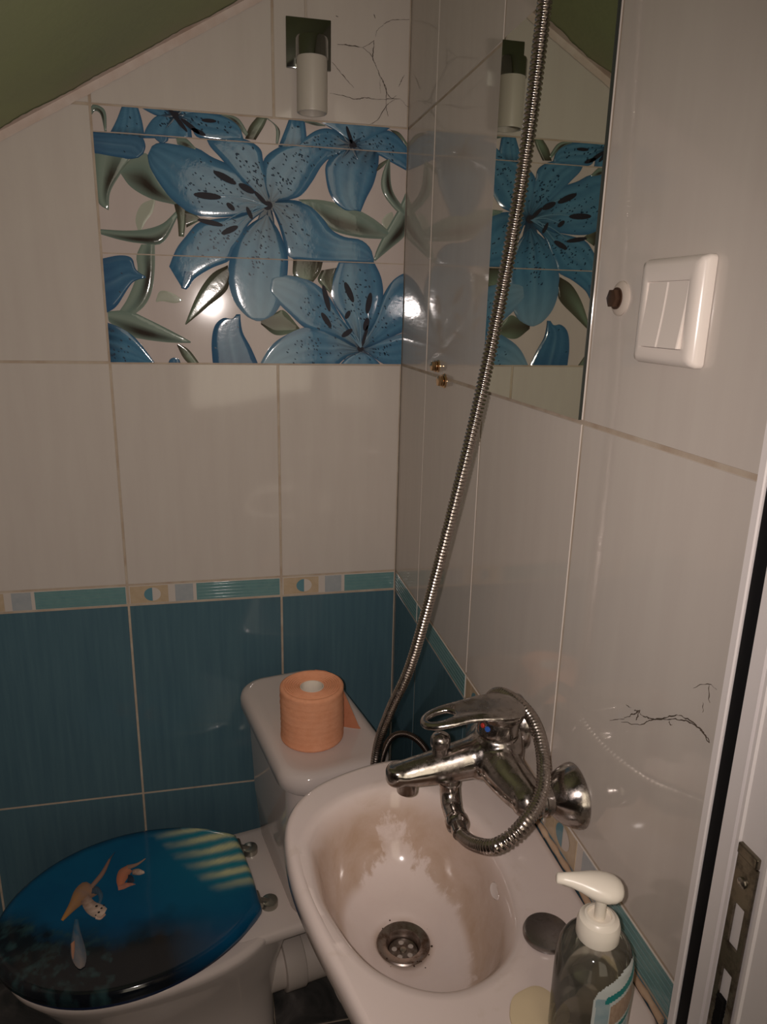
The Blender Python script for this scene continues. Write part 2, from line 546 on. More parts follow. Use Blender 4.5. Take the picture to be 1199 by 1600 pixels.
# sloping plaster ceiling over the back wall
SL = 0.565
cz = lambda x: 1.956 + SL * (x + 0.289)
bm = bmesh.new()
NX, NY = 24, 22
g0 = [[bm.verts.new((-1.2 + 1.2 * i / NX, -1.16 * j / NY, cz(-1.2 + 1.2 * i / NX) + 0.006 + (random.uniform(-.0015, .0015) if 0 < j < NY else 0))) for i in range(NX + 1)] for j in range(NY + 1)]
g1 = [[bm.verts.new((-1.2 + 1.2 * i / NX, -1.16 * j / NY, cz(-1.2 + 1.2 * i / NX) + 0.40)) for i in (0, NX)] for j in (0, NY)]
for j in range(NY):
    for i in range(NX):
        bm.faces.new((g0[j][i], g0[j][i + 1], g0[j + 1][i + 1], g0[j + 1][i]))
bm.faces.new((g1[0][0], g1[0][1], g1[1][1], g1[1][0]))
struct(obj('ceiling', bm, M_GREEN))

# plastered seam where the slope meets the tiles
bm = bmesh.new()
n = 170
lo1, hi1, hi2 = [], [], []
for i in range(n + 1):
    x = -1.19 + 1.18 * i / n
    z = cz(x)
    lo1.append(bm.verts.new((x + 0.004, -0.0022, z - 0.009 - random.uniform(0, 0.0015))))
    hi1.append(bm.verts.new((x, -0.0035, z + 0.003)))
    rag = 0.010 + 0.004 * sin(i * 0.35) + random.uniform(0, 0.006)
    hi2.append(bm.verts.new((x, -rag, z + 0.0045)))
for i in range(n):
    bm.faces.new((lo1[i], lo1[i + 1], hi1[i + 1], hi1[i]))
    bm.faces.new((hi1[i], hi1[i + 1], hi2[i + 1], hi2[i]))
struct(obj('trim_1', bm, M_CAULK))

# left wall, front wall with the doorway, and the passage behind the photographer
bm = bmesh.new(); box(bm, -1.26, -1.2, -1.16, 0.0, -0.02, 2.45); struct(obj('wall_left', bm, M_CREAM, smooth=False))
bm = bmesh.new()
box(bm, -1.26, -0.74, -1.20, -1.16, -0.02, 3.1)
box(bm, -0.74, 0.06, -1.20, -1.16, 2.40, 3.1)
struct(obj('wall_front', bm, M_HALL, smooth=False))
bm = bmesh.new()
box(bm, -1.5, 0.6, -4.15, -1.16, -0.05, -0.004)
struct(obj('floor_hall', bm, M_FLOOR, smooth=False))
bm = bmesh.new(); box(bm, -1.5, 0.6, -4.15, -1.16, 3.1, 3.15); struct(obj('ceiling_hall', bm, M_HALL, smooth=False))
bm = bmesh.new(); box(bm, -1.56, -1.5, -4.15, -1.16, -0.05, 3.15); struct(obj('wall_hall_left', bm, M_HALL, smooth=False))
bm = bmesh.new(); box(bm, 0.6, 0.66, -4.15, -1.16, -0.05, 3.15); struct(obj('wall_hall_right', bm, M_HALL, smooth=False))
# passage end wall, angled so that the added panel's reflection slants
WA, WB = V(-0.51, -2.63, 0), V(0.25, -3.57, 0)
WD = (WB - WA).normalized(); WN = V(-WD.y, WD.x, 0)
if WN.y < 0: WN = -WN
def slab_along(bm, t0, t1, z0, z1, d0, d1):
    loft(bm, [[WA + WD * t + WN * d + V(0, 0, z) for t, d in ((t0, d0), (t1, d0), (t1, d1), (t0, d1))] for z in (z0, z1)])
bm = bmesh.new(); slab_along(bm, -1.75, 2.0, -0.05, 3.15, -0.10, -0.03); struct(obj('wall_hall_end', bm, M_HALL, smooth=False))
bm = bmesh.new()
box(bm, 0.06, 0.6, -1.22, -1.16, -0.02, 3.1)
struct(obj('wall_front_right', bm, M_HALL, smooth=False))

# added glow panel, out of view, for the pale patch mirrored in the tiles
M_GLOW = mat('added_glow', (0.3, 0.3, 0.28), 0.4, emit=((1.0, 0.88, 0.68), 1.5))
bm = bmesh.new()
L_ = (WB - WA).length
slab_along(bm, -0.06, L_ + 0.06, 0.84, 3.06, -0.03, -0.004)
glow_frame = struct(obj('glow_frame_1', bm, M_WHITEPAINT, smooth=False))
bm = bmesh.new()
slab_along(bm, 0.0, L_, 0.90, 3.0, -0.004, 0.0)
struct(obj('glow_sheet', bm, M_GLOW, parent=glow_frame, smooth=False))

# ------------------------------------------------------------------ door frame at the right
bm = bmesh.new()
def prof_extrude(bm, prof, z0, z1, mi=0):
    r0 = [Vector((x, y, z0)) for x, y in prof]; r1 = [Vector((x, y, z1)) for x, y in prof]
    loft(bm, [r0, r1], mi)
# inner lip, groove, moulded face, outer return
prof = [(0.055, -1.0405), (-0.0035, -1.0405), (-0.0045, -1.0415), (-0.0045, -1.0475), (-0.0035, -1.0485), (0.004, -1.0485), (0.004, -1.0625),
        (-0.003, -1.0625), (-0.0045, -1.064), (-0.0045, -1.0765), (-0.003, -1.078), (-0.003, -1.0795), (-0.0055, -1.081), (-0.0055, -1.0835),
        (-0.004, -1.085), (-0.004, -1.1085), (-0.0055, -1.110), (-0.0055, -1.1125), (-0.004, -1.114), (-0.004, -1.150), (0.0, -1.1599), (0.055, -1.1599)]
prof_extrude(bm, prof, 0.0, 2.40)
door = struct(obj('door_1', bm, M_WHITEPAINT, smooth=False))
bm = bmesh.new()
box(bm, -0.0026, 0.0035, -1.0622, -1.0488, 0.0, 2.40, bevel=0.001)
g = obj('rubber_seal', bm, M_BLACK, parent=door); g['label'] = 'black rubber door seal'
# strike plate
YA, YB = -1.0865, -1.1065
ZT, ZB = 1.071, 0.80
XF = -0.0068
bm = bmesh.new()
yb = [YA, YA - 0.0048, YB + 0.0045, YB]
zb = [ZT, 1.0325, 0.9945, 0.972, 0.855, ZB]
verts = {}
def gv(i, j, x):
    k = (i, j, x)
    if k not in verts: verts[k] = bm.verts.new((x, yb[i], zb[j]))
    return verts[k]
for i in range(3):
    for j in range(5):
        if i == 1 and j in (1, 3): continue
        for x in (XF, XF + 0.0022):
            bm.faces.new((gv(i, j, x), gv(i + 1, j, x), gv(i + 1, j + 1, x), gv(i, j + 1, x)))
        for (a, b) in (((i, j), (i + 1, j)), ((i, j + 1), (i + 1, j + 1)), ((i, j), (i, j + 1)), ((i + 1, j), (i + 1, j + 1))):
            try: bm.faces.new((gv(*a, XF), gv(*b, XF), gv(*b, XF + 0.0022), gv(*a, XF + 0.0022)))
            except ValueError: pass
# folded tab at the top
box(bm, XF - 0.0005, XF + 0.004, YB + 0.001, YA + 0.001, ZT, ZT + 0.009, bevel=0.001)
plate = obj('strike_plate', bm, M_STEELDARK, parent=door, smooth=False); plate['label'] = 'dark steel strike plate'
bm = bmesh.new()
lathe(bm, [(0.0042, 0), (0.0040, 0.0012), (0.0025, 0.0022), (0.0, 0.0025)], (XF, (YA + YB) / 2 + 0.001, 1.052), (-1, 0, 0), 18)
obj('screw', bm, M_SCREW, parent=plate)
bm = bmesh.new()
for k in range(60):
    z = 0.86 + 0.085 * k / 60
    y = YA - 0.0085 + random.uniform(-.0004, .0004)
    box(bm, XF - 0.001, XF + 0.003, y - 0.0042, y + 0.002 + random.uniform(0, .0014), z, z + 0.0017)
obj('brush_strip', bm, M_BRUSH, parent=plate, smooth=False)

# ------------------------------------------------------------------ lily decor tiles
def c1(p): return wall_point(120 + p[0] * 0.4504, p[1] * 0.4504)

def poly_resample(pts, n):
    pts = [Vector(p) for p in pts]
    if len(pts) > 2:
        pts = [Vector((q.x, q.y)) for q in catmull([Vector((p.x, p.y, 0)) for p in pts], 6)]
    L = [0]
    for a, b in zip(pts, pts[1:]): L.append(L[-1] + (b - a).length)
    out = []
    k = 0
    for i in range(n + 1):
        t = L[-1] * i / n
        while k < len(pts) - 2 and L[k + 1] < t: k += 1
        s = (t - L[k]) / max(L[k + 1] - L[k], 1e-9)
        out.append(pts[k].lerp(pts[k + 1], min(max(s, 0), 1)))
    return out

def lerp3(a, b, t):
    t = min(max(t, 0), 1)
    return tuple(x + (y - x) * t for x, y in zip(a, b))

LAYER = [0]
def decor_leaf(bm, L, R, colf, h=0.0016, nu=26, nv=14, specks=0, srange=(0.2, 0.75), dark=None):
    """a raised, printed petal or leaf between two outline curves running base -> tip"""
    cl = bm.verts.layers.float_color['Col']
    Lw = poly_resample([c1(p) for p in L], nu)
    Rw = poly_resample([c1(p) for p in R], nu)
    base = 0.0003 + LAYER[0] * 0.00004
    LAYER[0] += 1
    rng = random.Random(LAYER[0] * 17)
    ph = rng.uniform(0, 6)
    def H(s, t):
        e = 1 - abs(2 * t - 1) ** 6
        es = min(1, (1 - s) / 0.04) if s > 0.96 else 1
        return base + h * max(0.0, min(e, es)) ** 0.5
    rows = []
    for i in range(nu + 1):
        row = []
        for j in range(nv + 1):
            t = j / nv
            p = Lw[i].lerp(Rw[i], t)
            s = i / nu
            v = bm.verts.new((p.x, -H(s, t), p.y))
            c = colf(s, t, ph, rng)
            v[cl] = (*c, 1)
            row.append(v)
        rows.append(row)
    for i in range(nu):
        for j in range(nv):
            bm.faces.new((rows[i][j], rows[i][j + 1], rows[i + 1][j + 1], rows[i + 1][j])).material_index = 1
    # skirt so that the relief has a wall of glaze
    for row_a in ([r[0] for r in rows], [r[-1] for r in rows], rows[-1]):
        low = []
        for v in row_a:
            q = bm.verts.new((v.co.x, 0.0004, v.co.z)); q[cl] = tuple(x * 0.55 for x in v[cl][:3]) + (1,); low.append(q)
        for k in range(len(low) - 1):
            bm.faces.new((row_a[k], row_a[k + 1], low[k + 1], low[k])).material_index = 1
    for _ in range(int(specks * 0.62)):
        s = rng.uniform(*srange); t = min(max(rng.gauss(0.5, 0.2), 0.08), 0.92)
        fi = s * nu; i = min(int(fi), nu - 1)
        l = Lw[i].lerp(Lw[i + 1], fi - i); r = Rw[i].lerp(Rw[i + 1], fi - i)
        p = l.lerp(r, t)
        rad = rng.uniform(0.0013, 0.0023); an = rng.uniform(0.4, 1.3)
        ell(bm, p.x, p.y, rad * 0.65, rad * 1.25, an, H(s, t) + 0.0002, 2, 7)

def ell(bm, x, z, ra, rb, an, h, mi, n=12):
    vs = [bm.verts.new((x + ra * cos(2 * pi * k / n) * cos(an) - rb * sin(2 * pi * k / n) * sin(an), -h,
                        z + ra * cos(2 * pi * k / n) * sin(an) + rb * sin(2 * pi * k / n) * cos(an))) for k in range(n)]
    bm.faces.new(vs).material_index = mi

def petal_col(lo_=(0.050, 0.148, 0.255), hi_=(0.105, 0.255, 0.385), core=(0.012, 0.028, 0.06), pale=0.0):
    def f(s, t, ph, rng):
        c = lerp3(lo_, hi_, 0.5 + 0.5 * sin(t * 23 + ph + 2 * s) * 0.55 + rng.uniform(-.1, .1))
        c = lerp3(c, (0.19, 0.34, 0.45), 0.5 * max(0, 1 - abs(t - 0.5) / 0.06) * (1 - s))
        c = lerp3(c, core, max(0, 1 - s / 0.34) * (0.72 + 0.28 * sin(t * 31 + ph)))
        c = lerp3(c, (0.035, 0.10, 0.20), 0.7 * max(0, abs(2 * t - 1) - 0.72) / 0.28)
        c = lerp3(c, (0.045, 0.12, 0.225), 0.5 * max(0, (s - 0.85) / 0.15))
        if pale: c = lerp3(c, (0.33, 0.45, 0.52), pale * max(0, s - 0.45))
        return c
    return f
PET = petal_col()
PETP = petal_col(pale=0.9)
DEEP = petal_col((0.045, 0.125, 0.225), (0.075, 0.18, 0.295), core=(0.04, 0.10, 0.20))
def leaf_f(s, t, ph, rng):
    c = lerp3((0.17, 0.235, 0.20), (0.24, 0.30, 0.25), 0.5 + 0.5 * sin(t * 9 + ph))
    return lerp3(c, (0.04, 0.032, 0.025), min(1, 1.5 * max(0, 1 - abs(t - 0.68) / 0.32) * max(0, 1 - abs(s - 0.45) / 0.5)))
def leafd_f(s, t, ph, rng):
    c = lerp3((0.17, 0.22, 0.16), (0.10, 0.10, 0.07), 0.5 + 0.5 * sin(t * 6 + ph))
    return lerp3(c, (0.05, 0.04, 0.03), max(0, 1 - s / 0.6))
def ghost_f(s, t, ph, rng): return (0.42, 0.44, 0.36)

bm = bmesh.new()
bm.verts.layers.float_color.new('Col')
LF = lambda L, R, f=leaf_f, **k: decor_leaf(bm, L, R, f, nu=18, nv=8, **k)
PT = lambda L, R, f=PET, sp=60, **k: decor_leaf(bm, L, R, f, specks=sp, **k)
# ghost leaves
LF([(215, 805), (205, 760), (225, 710), (272, 688)], [(225, 805), (240, 770), (265, 735), (275, 692)], ghost_f, h=0.0003)
LF([(275, 1045), (290, 1010), (330, 1015), (368, 1040)], [(278, 1048), (300, 1045), (340, 1052), (368, 1044)], ghost_f, h=0.0003)
LF([(1075, 800), (1060, 770), (1075, 745), (1095, 735)], [(1080, 800), (1095, 770), (1100, 750), (1097, 737)], ghost_f, h=0.0003)
# leaves
LF([(56, 520), (58, 600), (75, 700), (112, 730)], [(190, 540), (155, 600), (118, 665), (112, 726)])
LF([(150, 595), (195, 545), (250, 535), (280, 610), (340, 690), (390, 720)], [(152, 600), (190, 650), (260, 690), (340, 710), (390, 725)])
LF([(338, 705), (350, 760), (355, 820)], [(388, 712), (380, 770), (373, 822)], leafd_f)
LF([(375, 725), (400, 735), (430, 758)], [(382, 790), (410, 775), (432, 762)], leafd_f)
LF([(82, 795), (170, 800), (240, 795), (300, 775), (345, 733)], [(82, 812), (150, 832), (220, 844), (300, 842), (356, 742)])
LF([(225, 848), (208, 890), (212, 945), (180, 1030), (150, 1078)], [(272, 848), (272, 930), (262, 1010), (237, 1060), (200, 1092)])
LF([(108, 1080), (180, 1078), (250, 1108), (330, 1148), (397, 1185)], [(112, 1115), (170, 1160), (230, 1177), (320, 1188), (396, 1190)])
LF([(355, 1192), (392, 1215), (428, 1262)], [(349, 1198), (370, 1240), (392, 1264)], leafd_f)
LF([(525, 920), (470, 950), (420, 1020), (377, 1124)], [(532, 962), (520, 1010), (450, 1070), (380, 1127)], leafd_f)
LF([(770, 692), (850, 694), (950, 718), (1030, 758), (1112, 825)], [(795, 715), (850, 762), (890, 800), (990, 825), (1110, 830)])
LF([(1148, 655), (1120, 720), (1075, 800), (1045, 860), (1030, 905)], [(1150, 740), (1148, 780), (1138, 820), (1090, 862), (1038, 905)])
LF([(1085, 540), (1060, 610), (1060, 660), (1090, 710), (1145, 765)], [(1088, 545), (1092, 640), (1112, 690), (1150, 735)])
LF([(1040, 590), (1050, 570), (1080, 552)], [(1042, 595), (1062, 580), (1082, 556)], leafd_f)
LF([(640, 1105), (690, 1085), (722, 1078), (774, 1138)], [(640, 1125), (690, 1162), (740, 1157), (774, 1142)], leafd_f)
LF([(752, 898), (754, 960), (800, 970)], [(856, 905), (845, 945), (822, 978)], leafd_f)
LF([(850, 938), (838, 975), (882, 1018)], [(908, 928), (898, 962), (886, 1016)], leafd_f)
LF([(345, 478), (380, 480), (418, 518)], [(350, 500), (385, 515), (416, 520)])
LF([(585, 482), (600, 440), (628, 404)], [(622, 486), (650, 440), (664, 408)], leafd_f)
LF([(655, 408), (690, 440), (692, 500)], [(664, 410), (705, 450), (700, 500)])
LF([(50, 372), (62, 362), (100, 385), (105, 458)], [(52, 400), (66, 385), (85, 400), (98, 458)])
LF([(500, 395), (560, 410), (600, 470)], [(502, 400), (545, 425), (590, 475)])
LF([(782, 418), (830, 424), (865, 436)], [(790, 424), (830, 436), (862, 438)])
LF([(1085, 450), (1120, 460), (1150, 500)], [(1090, 452), (1120, 480), (1150, 520)], leafd_f)
# top strip flowers
PT([(112, 470), (138, 420), (158, 368)], [(238, 480), (228, 420), (212, 366)], sp=6)
PT([(345, 395), (420, 385), (500, 398), (560, 430), (580, 482)], [(350, 405), (400, 450), (430, 480), (560, 495), (578, 490)], sp=35)
PT([(345, 392), (280, 402), (245, 440), (230, 480)], [(350, 402), (392, 430), (402, 480)], sp=35)
PT([(345, 405), (280, 402), (210, 366)], [(352, 402), (420, 390), (490, 388)], sp=8)
PT([(700, 510), (722, 455), (738, 412)], [(802, 510), (796, 450), (792, 420)], sp=5)
PT([(955, 505), (905, 460), (845, 422)], [(965, 505), (1040, 475), (1098, 438)], sp=10)
PT([(955, 500), (1020, 470), (1072, 452), (1112, 470), (1150, 512)], [(957, 515), (1040, 535), (1090, 562), (1150, 595)], sp=40)
PT([(950, 490), (890, 450), (840, 450), (790, 482), (758, 530)], [(952, 515), (895, 545), (840, 565), (770, 580), (650, 582)], sp=50)
# left
PT([(54, 455), (150, 462), (220, 470), (240, 505), (232, 535)], [(55, 530), (110, 542), (180, 552), (215, 548)], DEEP, sp=2)
PT([(274, 465), (272, 480), (290, 496)], [(318, 470), (318, 488), (304, 497)], DEEP, sp=0)
# flower hanging from the right
PT([(945, 510), (900, 528), (866, 570), (866, 620), (882, 680), (925, 728), (965, 730)], [(1050, 530), (1046, 580), (1030, 640), (1005, 690), (986, 735)], sp=30, srange=(0.05, 0.4))
# big lily
PT([(672, 695), (648, 640), (645, 580), (660, 540), (720, 505), (800, 500)], [(680, 702), (770, 684), (815, 635), (848, 580), (880, 545), (902, 518)], sp=80)
PT([(650, 700), (560, 615), (500, 548), (465, 510), (450, 480)], [(672, 690), (662, 620), (648, 560), (640, 520), (605, 492), (560, 475)], sp=70)
PT([(640, 725), (560, 750), (480, 760), (420, 775), (380, 820), (352, 855), (335, 890), (322, 925)], [(652, 732), (600, 775), (572, 830), (545, 870), (530, 905), (470, 930), (410, 968), (385, 1004), (366, 998)], sp=85, srange=(.25, .7))
PT([(366, 940), (362, 970), (364, 1000)], [(410, 945), (400, 975), (378, 1004)], DEEP, sp=0)
PT([(690, 700), (750, 694), (812, 712), (850, 748), (882, 795), (930, 822), (985, 832), (1020, 862), (1032, 905)], [(680, 725), (705, 790), (722, 850), (738, 892), (800, 906), (900, 910), (985, 910), (1030, 908)], sp=45, srange=(.1, .45))
PT([(655, 700), (600, 640), (548, 582), (470, 545), (420, 515), (350, 503), (290, 495), (262, 508)], [(652, 722), (580, 747), (480, 754), (400, 742), (330, 692), (285, 632), (255, 580), (247, 540)], sp=85, srange=(.18, .62))
PT([(655, 745), (600, 780), (560, 822), (540, 870), (527, 930), (530, 990), (550, 1050), (590, 1097), (625, 1114)], [(668, 750), (702, 800), (722, 850), (734, 890), (733, 940), (726, 1000), (712, 1050), (682, 1095), (640, 1114)], PETP, sp=85, srange=(.12, .55))
# lower left petals
PT([(90, 897), (150, 886), (192, 895), (207, 935), (242, 960)], [(100, 1088), (140, 1062), (180, 1000), (203, 975), (242, 964)], DEEP, sp=4)
PT([(106, 1118), (160, 1140), (212, 1180), (275, 1262)], [(110, 1270), (150, 1270), (200, 1270), (270, 1270)], sp=30, srange=(.0, .4))
PT([(318, 1262), (325, 1246), (338, 1240)], [(362, 1262), (356, 1246), (340, 1240)], DEEP, sp=0)
PT([(474, 1270), (469, 1190), (480, 1130), (510, 1103), (540, 1106), (555, 1090)], [(634, 1270), (605, 1205), (578, 1155), (570, 1112), (569, 1090)], DEEP, sp=5)
# lower right lily
PT([(1000, 1208), (1060, 1180), (1100, 1165), (1150, 1150)], [(1000, 1218), (1060, 1260), (1100, 1275), (1150, 1275)], sp=35)
PT([(985, 1220), (940, 1240), (905, 1275)], [(995, 1222), (1030, 1240), (1065, 1275)], sp=6)
PT([(975, 1190), (930, 1112), (892, 1050), (884, 1000), (895, 950), (912, 905)], [(990, 1182), (1022, 1140), (1052, 1082), (1064, 1020), (1056, 960), (1030, 905)], sp=75, srange=(.3, .9))
PT([(975, 1185), (920, 1102), (870, 1020), (812, 975), (742, 956), (692, 957), (666, 972)], [(965, 1200), (880, 1162), (800, 1142), (742, 1092), (692, 1042), (664, 1000)], PETP, sp=60, srange=(.2, .65))
PT([(970, 1202), (880, 1152), (800, 1134), (720, 1166), (670, 1206), (630, 1275)], [(978, 1225), (930, 1245), (890, 1275), (800, 1275), (690, 1275)], PETP, sp=60)
PT([(985, 1200), (1035, 1110), (1062, 1030), (1090, 982), (1120, 956), (1150, 944)], [(1000, 1208), (1060, 1182), (1100, 1165), (1150, 1145)], sp=30, h=0.0026)
# dark throats
def throat(cx, cy, rays, r0):
    for k in range(rays):
        a = 2 * pi * k / rays + 0.3 * sin(k * 5.1)
        L_ = r0 * (0.6 + 0.4 * abs(sin(k * 2.7)))
        tip = (cx + L_ * cos(a), cy + L_ * sin(a))
        nx_, ny_ = -sin(a) * r0 * 0.09, cos(a) * r0 * 0.09
        decor_leaf(bm, [(cx - nx_, cy - ny_), (cx + 0.5 * L_ * cos(a) - nx_, cy + 0.5 * L_ * sin(a) - ny_), tip], [(cx + nx_, cy + ny_), (cx + 0.5 * L_ * cos(a) + nx_, cy + 0.5 * L_ * sin(a) + ny_), tip],
                   lambda s, t, p, r: lerp3((0.02, 0.03, 0.055), (0.05, 0.11, 0.18), s), h=0.0004, nu=5, nv=2)
    q = c1((cx, cy))
    ell(bm, q[0], q[1], r0 * 0.00009, r0 * 0.00008, 0.3, 0.0046, 3, 12)
throat(664, 714, 16, 95)
throat(985, 1208, 13, 75)
throat(345, 400, 9, 60)
throat(955, 505, 9, 60)
# filaments and anthers
def fil(a, b, wdt=4):
    n_ = Vector((-(b[1] - a[1]), b[0] - a[0])); n_.normalize(); n_ *= wdt / 2
    mid = ((a[0] + b[0]) / 2 + n_.x * 6, (a[1] + b[1]) / 2 + n_.y * 6)
    decor_leaf(bm, [(a[0] - n_.x, a[1] - n_.y), (mid[0] - n_.x, mid[1] - n_.y), (b[0] - n_.x, b[1] - n_.y)],
               [(a[0] + n_.x, a[1] + n_.y), (mid[0] + n_.x, mid[1] + n_.y), (b[0] + n_.x, b[1] + n_.y)],
               lambda s, t, p, r: (0.13, 0.25, 0.35), h=0.0004, nu=8, nv=2)
for b in ((545, 625), (490, 682), (540, 716), (602, 742), (500, 778), (550, 795)): fil((662, 715), b)
for b in ((870, 1065), (955, 1040), (1012, 1070), (880, 1120), (942, 1150), (1004, 1130)): fil((985, 1205), b)
ANT = [(515, 618, 34, 9, 25), (455, 681, 38, 9, 3), (535, 718, 14, 7, 40), (600, 740, 18, 6, 65), (465, 773, 36, 7, 10), (532, 799, 26, 8, -25), (590, 655, 24, 9, 25), (640, 690, 26, 6, 45),
       (866, 1035, 40, 8, 75), (945, 1014, 32, 9, 65), (1013, 1052, 32, 9, -80), (866, 1110, 26, 8, 55), (938, 1155, 20, 8, -35), (1004, 1125, 20, 9, -75), (940, 1092, 14, 7, -60), (1000, 1165, 34, 5, -75),
       (460, 421, 20, 5, 0), (424, 460, 20, 6, 20), (350, 415, 40, 6, 50), (395, 440, 30, 6, 35), (945, 470, 24, 5, 70), (958, 500, 14, 6, 40)]
for (x, y, la, lb, an) in ANT:
    q = c1((x, y))
    k = 0.4504 * 1.46 / 1134.0 * 1.12
    ell(bm, q[0], q[1], la * k, lb * k, -radians(an), 0.0052, 3, 14)

def bisect_copy(src, cuts):
    b2 = src.copy()
    for co, no in cuts:
        geom = b2.verts[:] + b2.edges[:] + b2.faces[:]
        bmesh.ops.bisect_plane(b2, geom=geom, plane_co=co, plane_no=no, clear_outer=True, dist=1e-6)
    return b2
XL, XR = -0.5628 + 0.002, -0.0015
rows_d = [(1.7335, Z1 - 0.001, 'uppermost lily tile, a narrow cut strip'), (1.5350, 1.7315, 'middle lily tile with the large whole flower'), (Z4 + 0.001, 1.5330, 'lowest lily tile above the plain tiles')]
for z0, z1, lab in rows_d:
    b2 = bisect_copy(bm, [((0, 0, z1), (0, 0, 1)), ((0, 0, z0), (0, 0, -1)), ((XL, 0, 0), (-1, 0, 0)), ((XR, 0, 0), (1, 0, 0))])
    box(b2, XL, XR, 0.0, 0.0022, z0, z1, 0)
    d = obj('decor_tile', b2, [M_DECORBG, M_LILY, M_SPECK, M_ANTHER], parent=wall_back, recalc=False, angle=60)
    # faces must look out of the wall
    d['label'] = lab
bm.free()

# ------------------------------------------------------------------ wall mirror
bm = bmesh.new()
box(bm, -0.004, -0.0006, -0.7765, -0.4885, 1.3425, 1.7745, 0)
for f in bm.faces:
    f.material_index = 1
    if all(abs(v.co.x + 0.004) < 1e-5 for v in f.verts): f.material_index = 0
o = obj('wall_mirror', bm, [M_MIRROR, M_MIRROREDGE], origin=(0, -0.633, 1.3425), smooth=False)
tag(o, 'frameless rectangular mirror tile set in the right wall behind the shower hose', 'mirror')

# ------------------------------------------------------------------ wall lamp
LX = -0.1875
lamp = thing('wall_lamp', 'chrome wall lamp with frosted glass tube shade above the lily tiles', 'lamp', (LX, 0, 1.857))
bm = bmesh.new(); box(bm, LX - 0.040, LX + 0.040, -0.007, -0.0008, 1.857, 1.937, bevel=0.0012)
obj('base_plate', bm, M_LAMPCHROME, lamp)
bm = bmesh.new()
lathe(bm, [(0.0, 0.034), (0.02, 0.0335), (0.0265, 0.031), (0.0280, 0.027), (0.0280, 0.0), (0.0268, 0.0), (0.0268, 0.026)], (LX, -0.05, 1.862), n=40, cap0=False, cap1=False)
sweep(bm, [V(LX, -0.007, 1.886), V(LX, -0.03, 1.886)], 0.009, 16)
lathe(bm, [(0.004, 0), (0.004, 0.003), (0.0, 0.004)], (LX, -0.05, 1.8955), n=12)
obj('shade_holder', bm, M_LAMPCHROME, lamp)
bm = bmesh.new()
lathe(bm, [(0.0, 0.098), (0.0262, 0.098), (0.0264, 0.09), (0.0264, 0.004), (0.0258, 0.0008), (0.0245, 0.0), (0.0232, 0.0008), (0.0228, 0.004), (0.0228, 0.090), (0.0, 0.091)], (LX, -0.05, 1.776), n=48, cap0=False, cap1=False)
s = obj('lamp_shade', bm, M_FROST, lamp); s['label'] = 'frosted white glass tube'
bm = bmesh.new()
sweep(bm, catmull([V(LX - 0.004, -0.003, 1.936), V(LX - 0.005, -0.004, 1.98), V(LX - 0.004, -0.003, 2.03)]), 0.0022, 8)
obj('lamp_cable', bm, M_SILICONE, lamp)

# ------------------------------------------------------------------ light switch
SY0, SY1, SZ0, SZ1 = -0.961, -0.876, 1.409, 1.4935
sw = thing('light_switch', 'white double rocker light switch on the right wall by the door frame', 'light switch', (0, (SY0 + SY1) / 2, SZ0))
bm = bmesh.new()
def rrect(y0, y1, z0, z1, r, n=6):
    out = []
    for cy, cz_, a in ((y1 - r, z1 - r, 0), (y0 + r, z1 - r, 90), (y0 + r, z0 + r, 180), (y1 - r, z0 + r, 270)):
        for k in range(n + 1):
            t = radians(a + 90 * k / n)
            out.append((cy + r * cos(t), cz_ + r * sin(t)))
    return out
IY0, IY1, IZ0, IZ1 = -0.947, -0.890, 1.4225, 1.475
def ring_at(x, ins, r=0.004):
    return [V(x, y, z) for y, z in rrect(SY0 + ins, SY1 - ins, SZ0 + ins, SZ1 - ins, r)]
def ring_in(x, ins=0.0):
    return [V(x, y, z) for y, z in rrect(IY0 + ins, IY1 - ins, IZ0 + ins, IZ1 - ins, 0.0012)]
loft(bm, [ring_at(-0.0005, 0), ring_at(-0.006, 0), ring_at(-0.0105, 0.002), ring_at(-0.0125, 0.006), ring_in(-0.0128, -0.001), ring_in(-0.0124), ring_in(-0.008)], cap0=True, cap1=True)
obj('switch_frame', bm, M_PLASTIC, sw, angle=50)
ym = (IY0 + IY1) / 2
for y0, y1, tilt in ((ym + 0.0004, IY1 - 0.0006, 1), (IY0 + 0.0006, ym - 0.0004, 1)):
    bm = bmesh.new()
    zs = [IZ0 + 0.0008 + (IZ1 - IZ0 - 0.0016) * k / 10 for k in range(11)]
    r0 = []
    for z in zs:
        f = (z - IZ0) / (IZ1 - IZ0)
        x = -0.0112 - 0.0048 * (1 - f) ** 1.5 - 0.0004
        r0.append([V(-0.0082, y0, z), V(x + 0.0006, y0, z), V(x, y0 + 0.001, z), V(x, y1 - 0.001, z), V(x + 0.0006, y1, z), V(-0.0082, y1, z)])
    loft(bm, r0)
    obj('rocker', bm, M_PLASTIC, sw, angle=30)

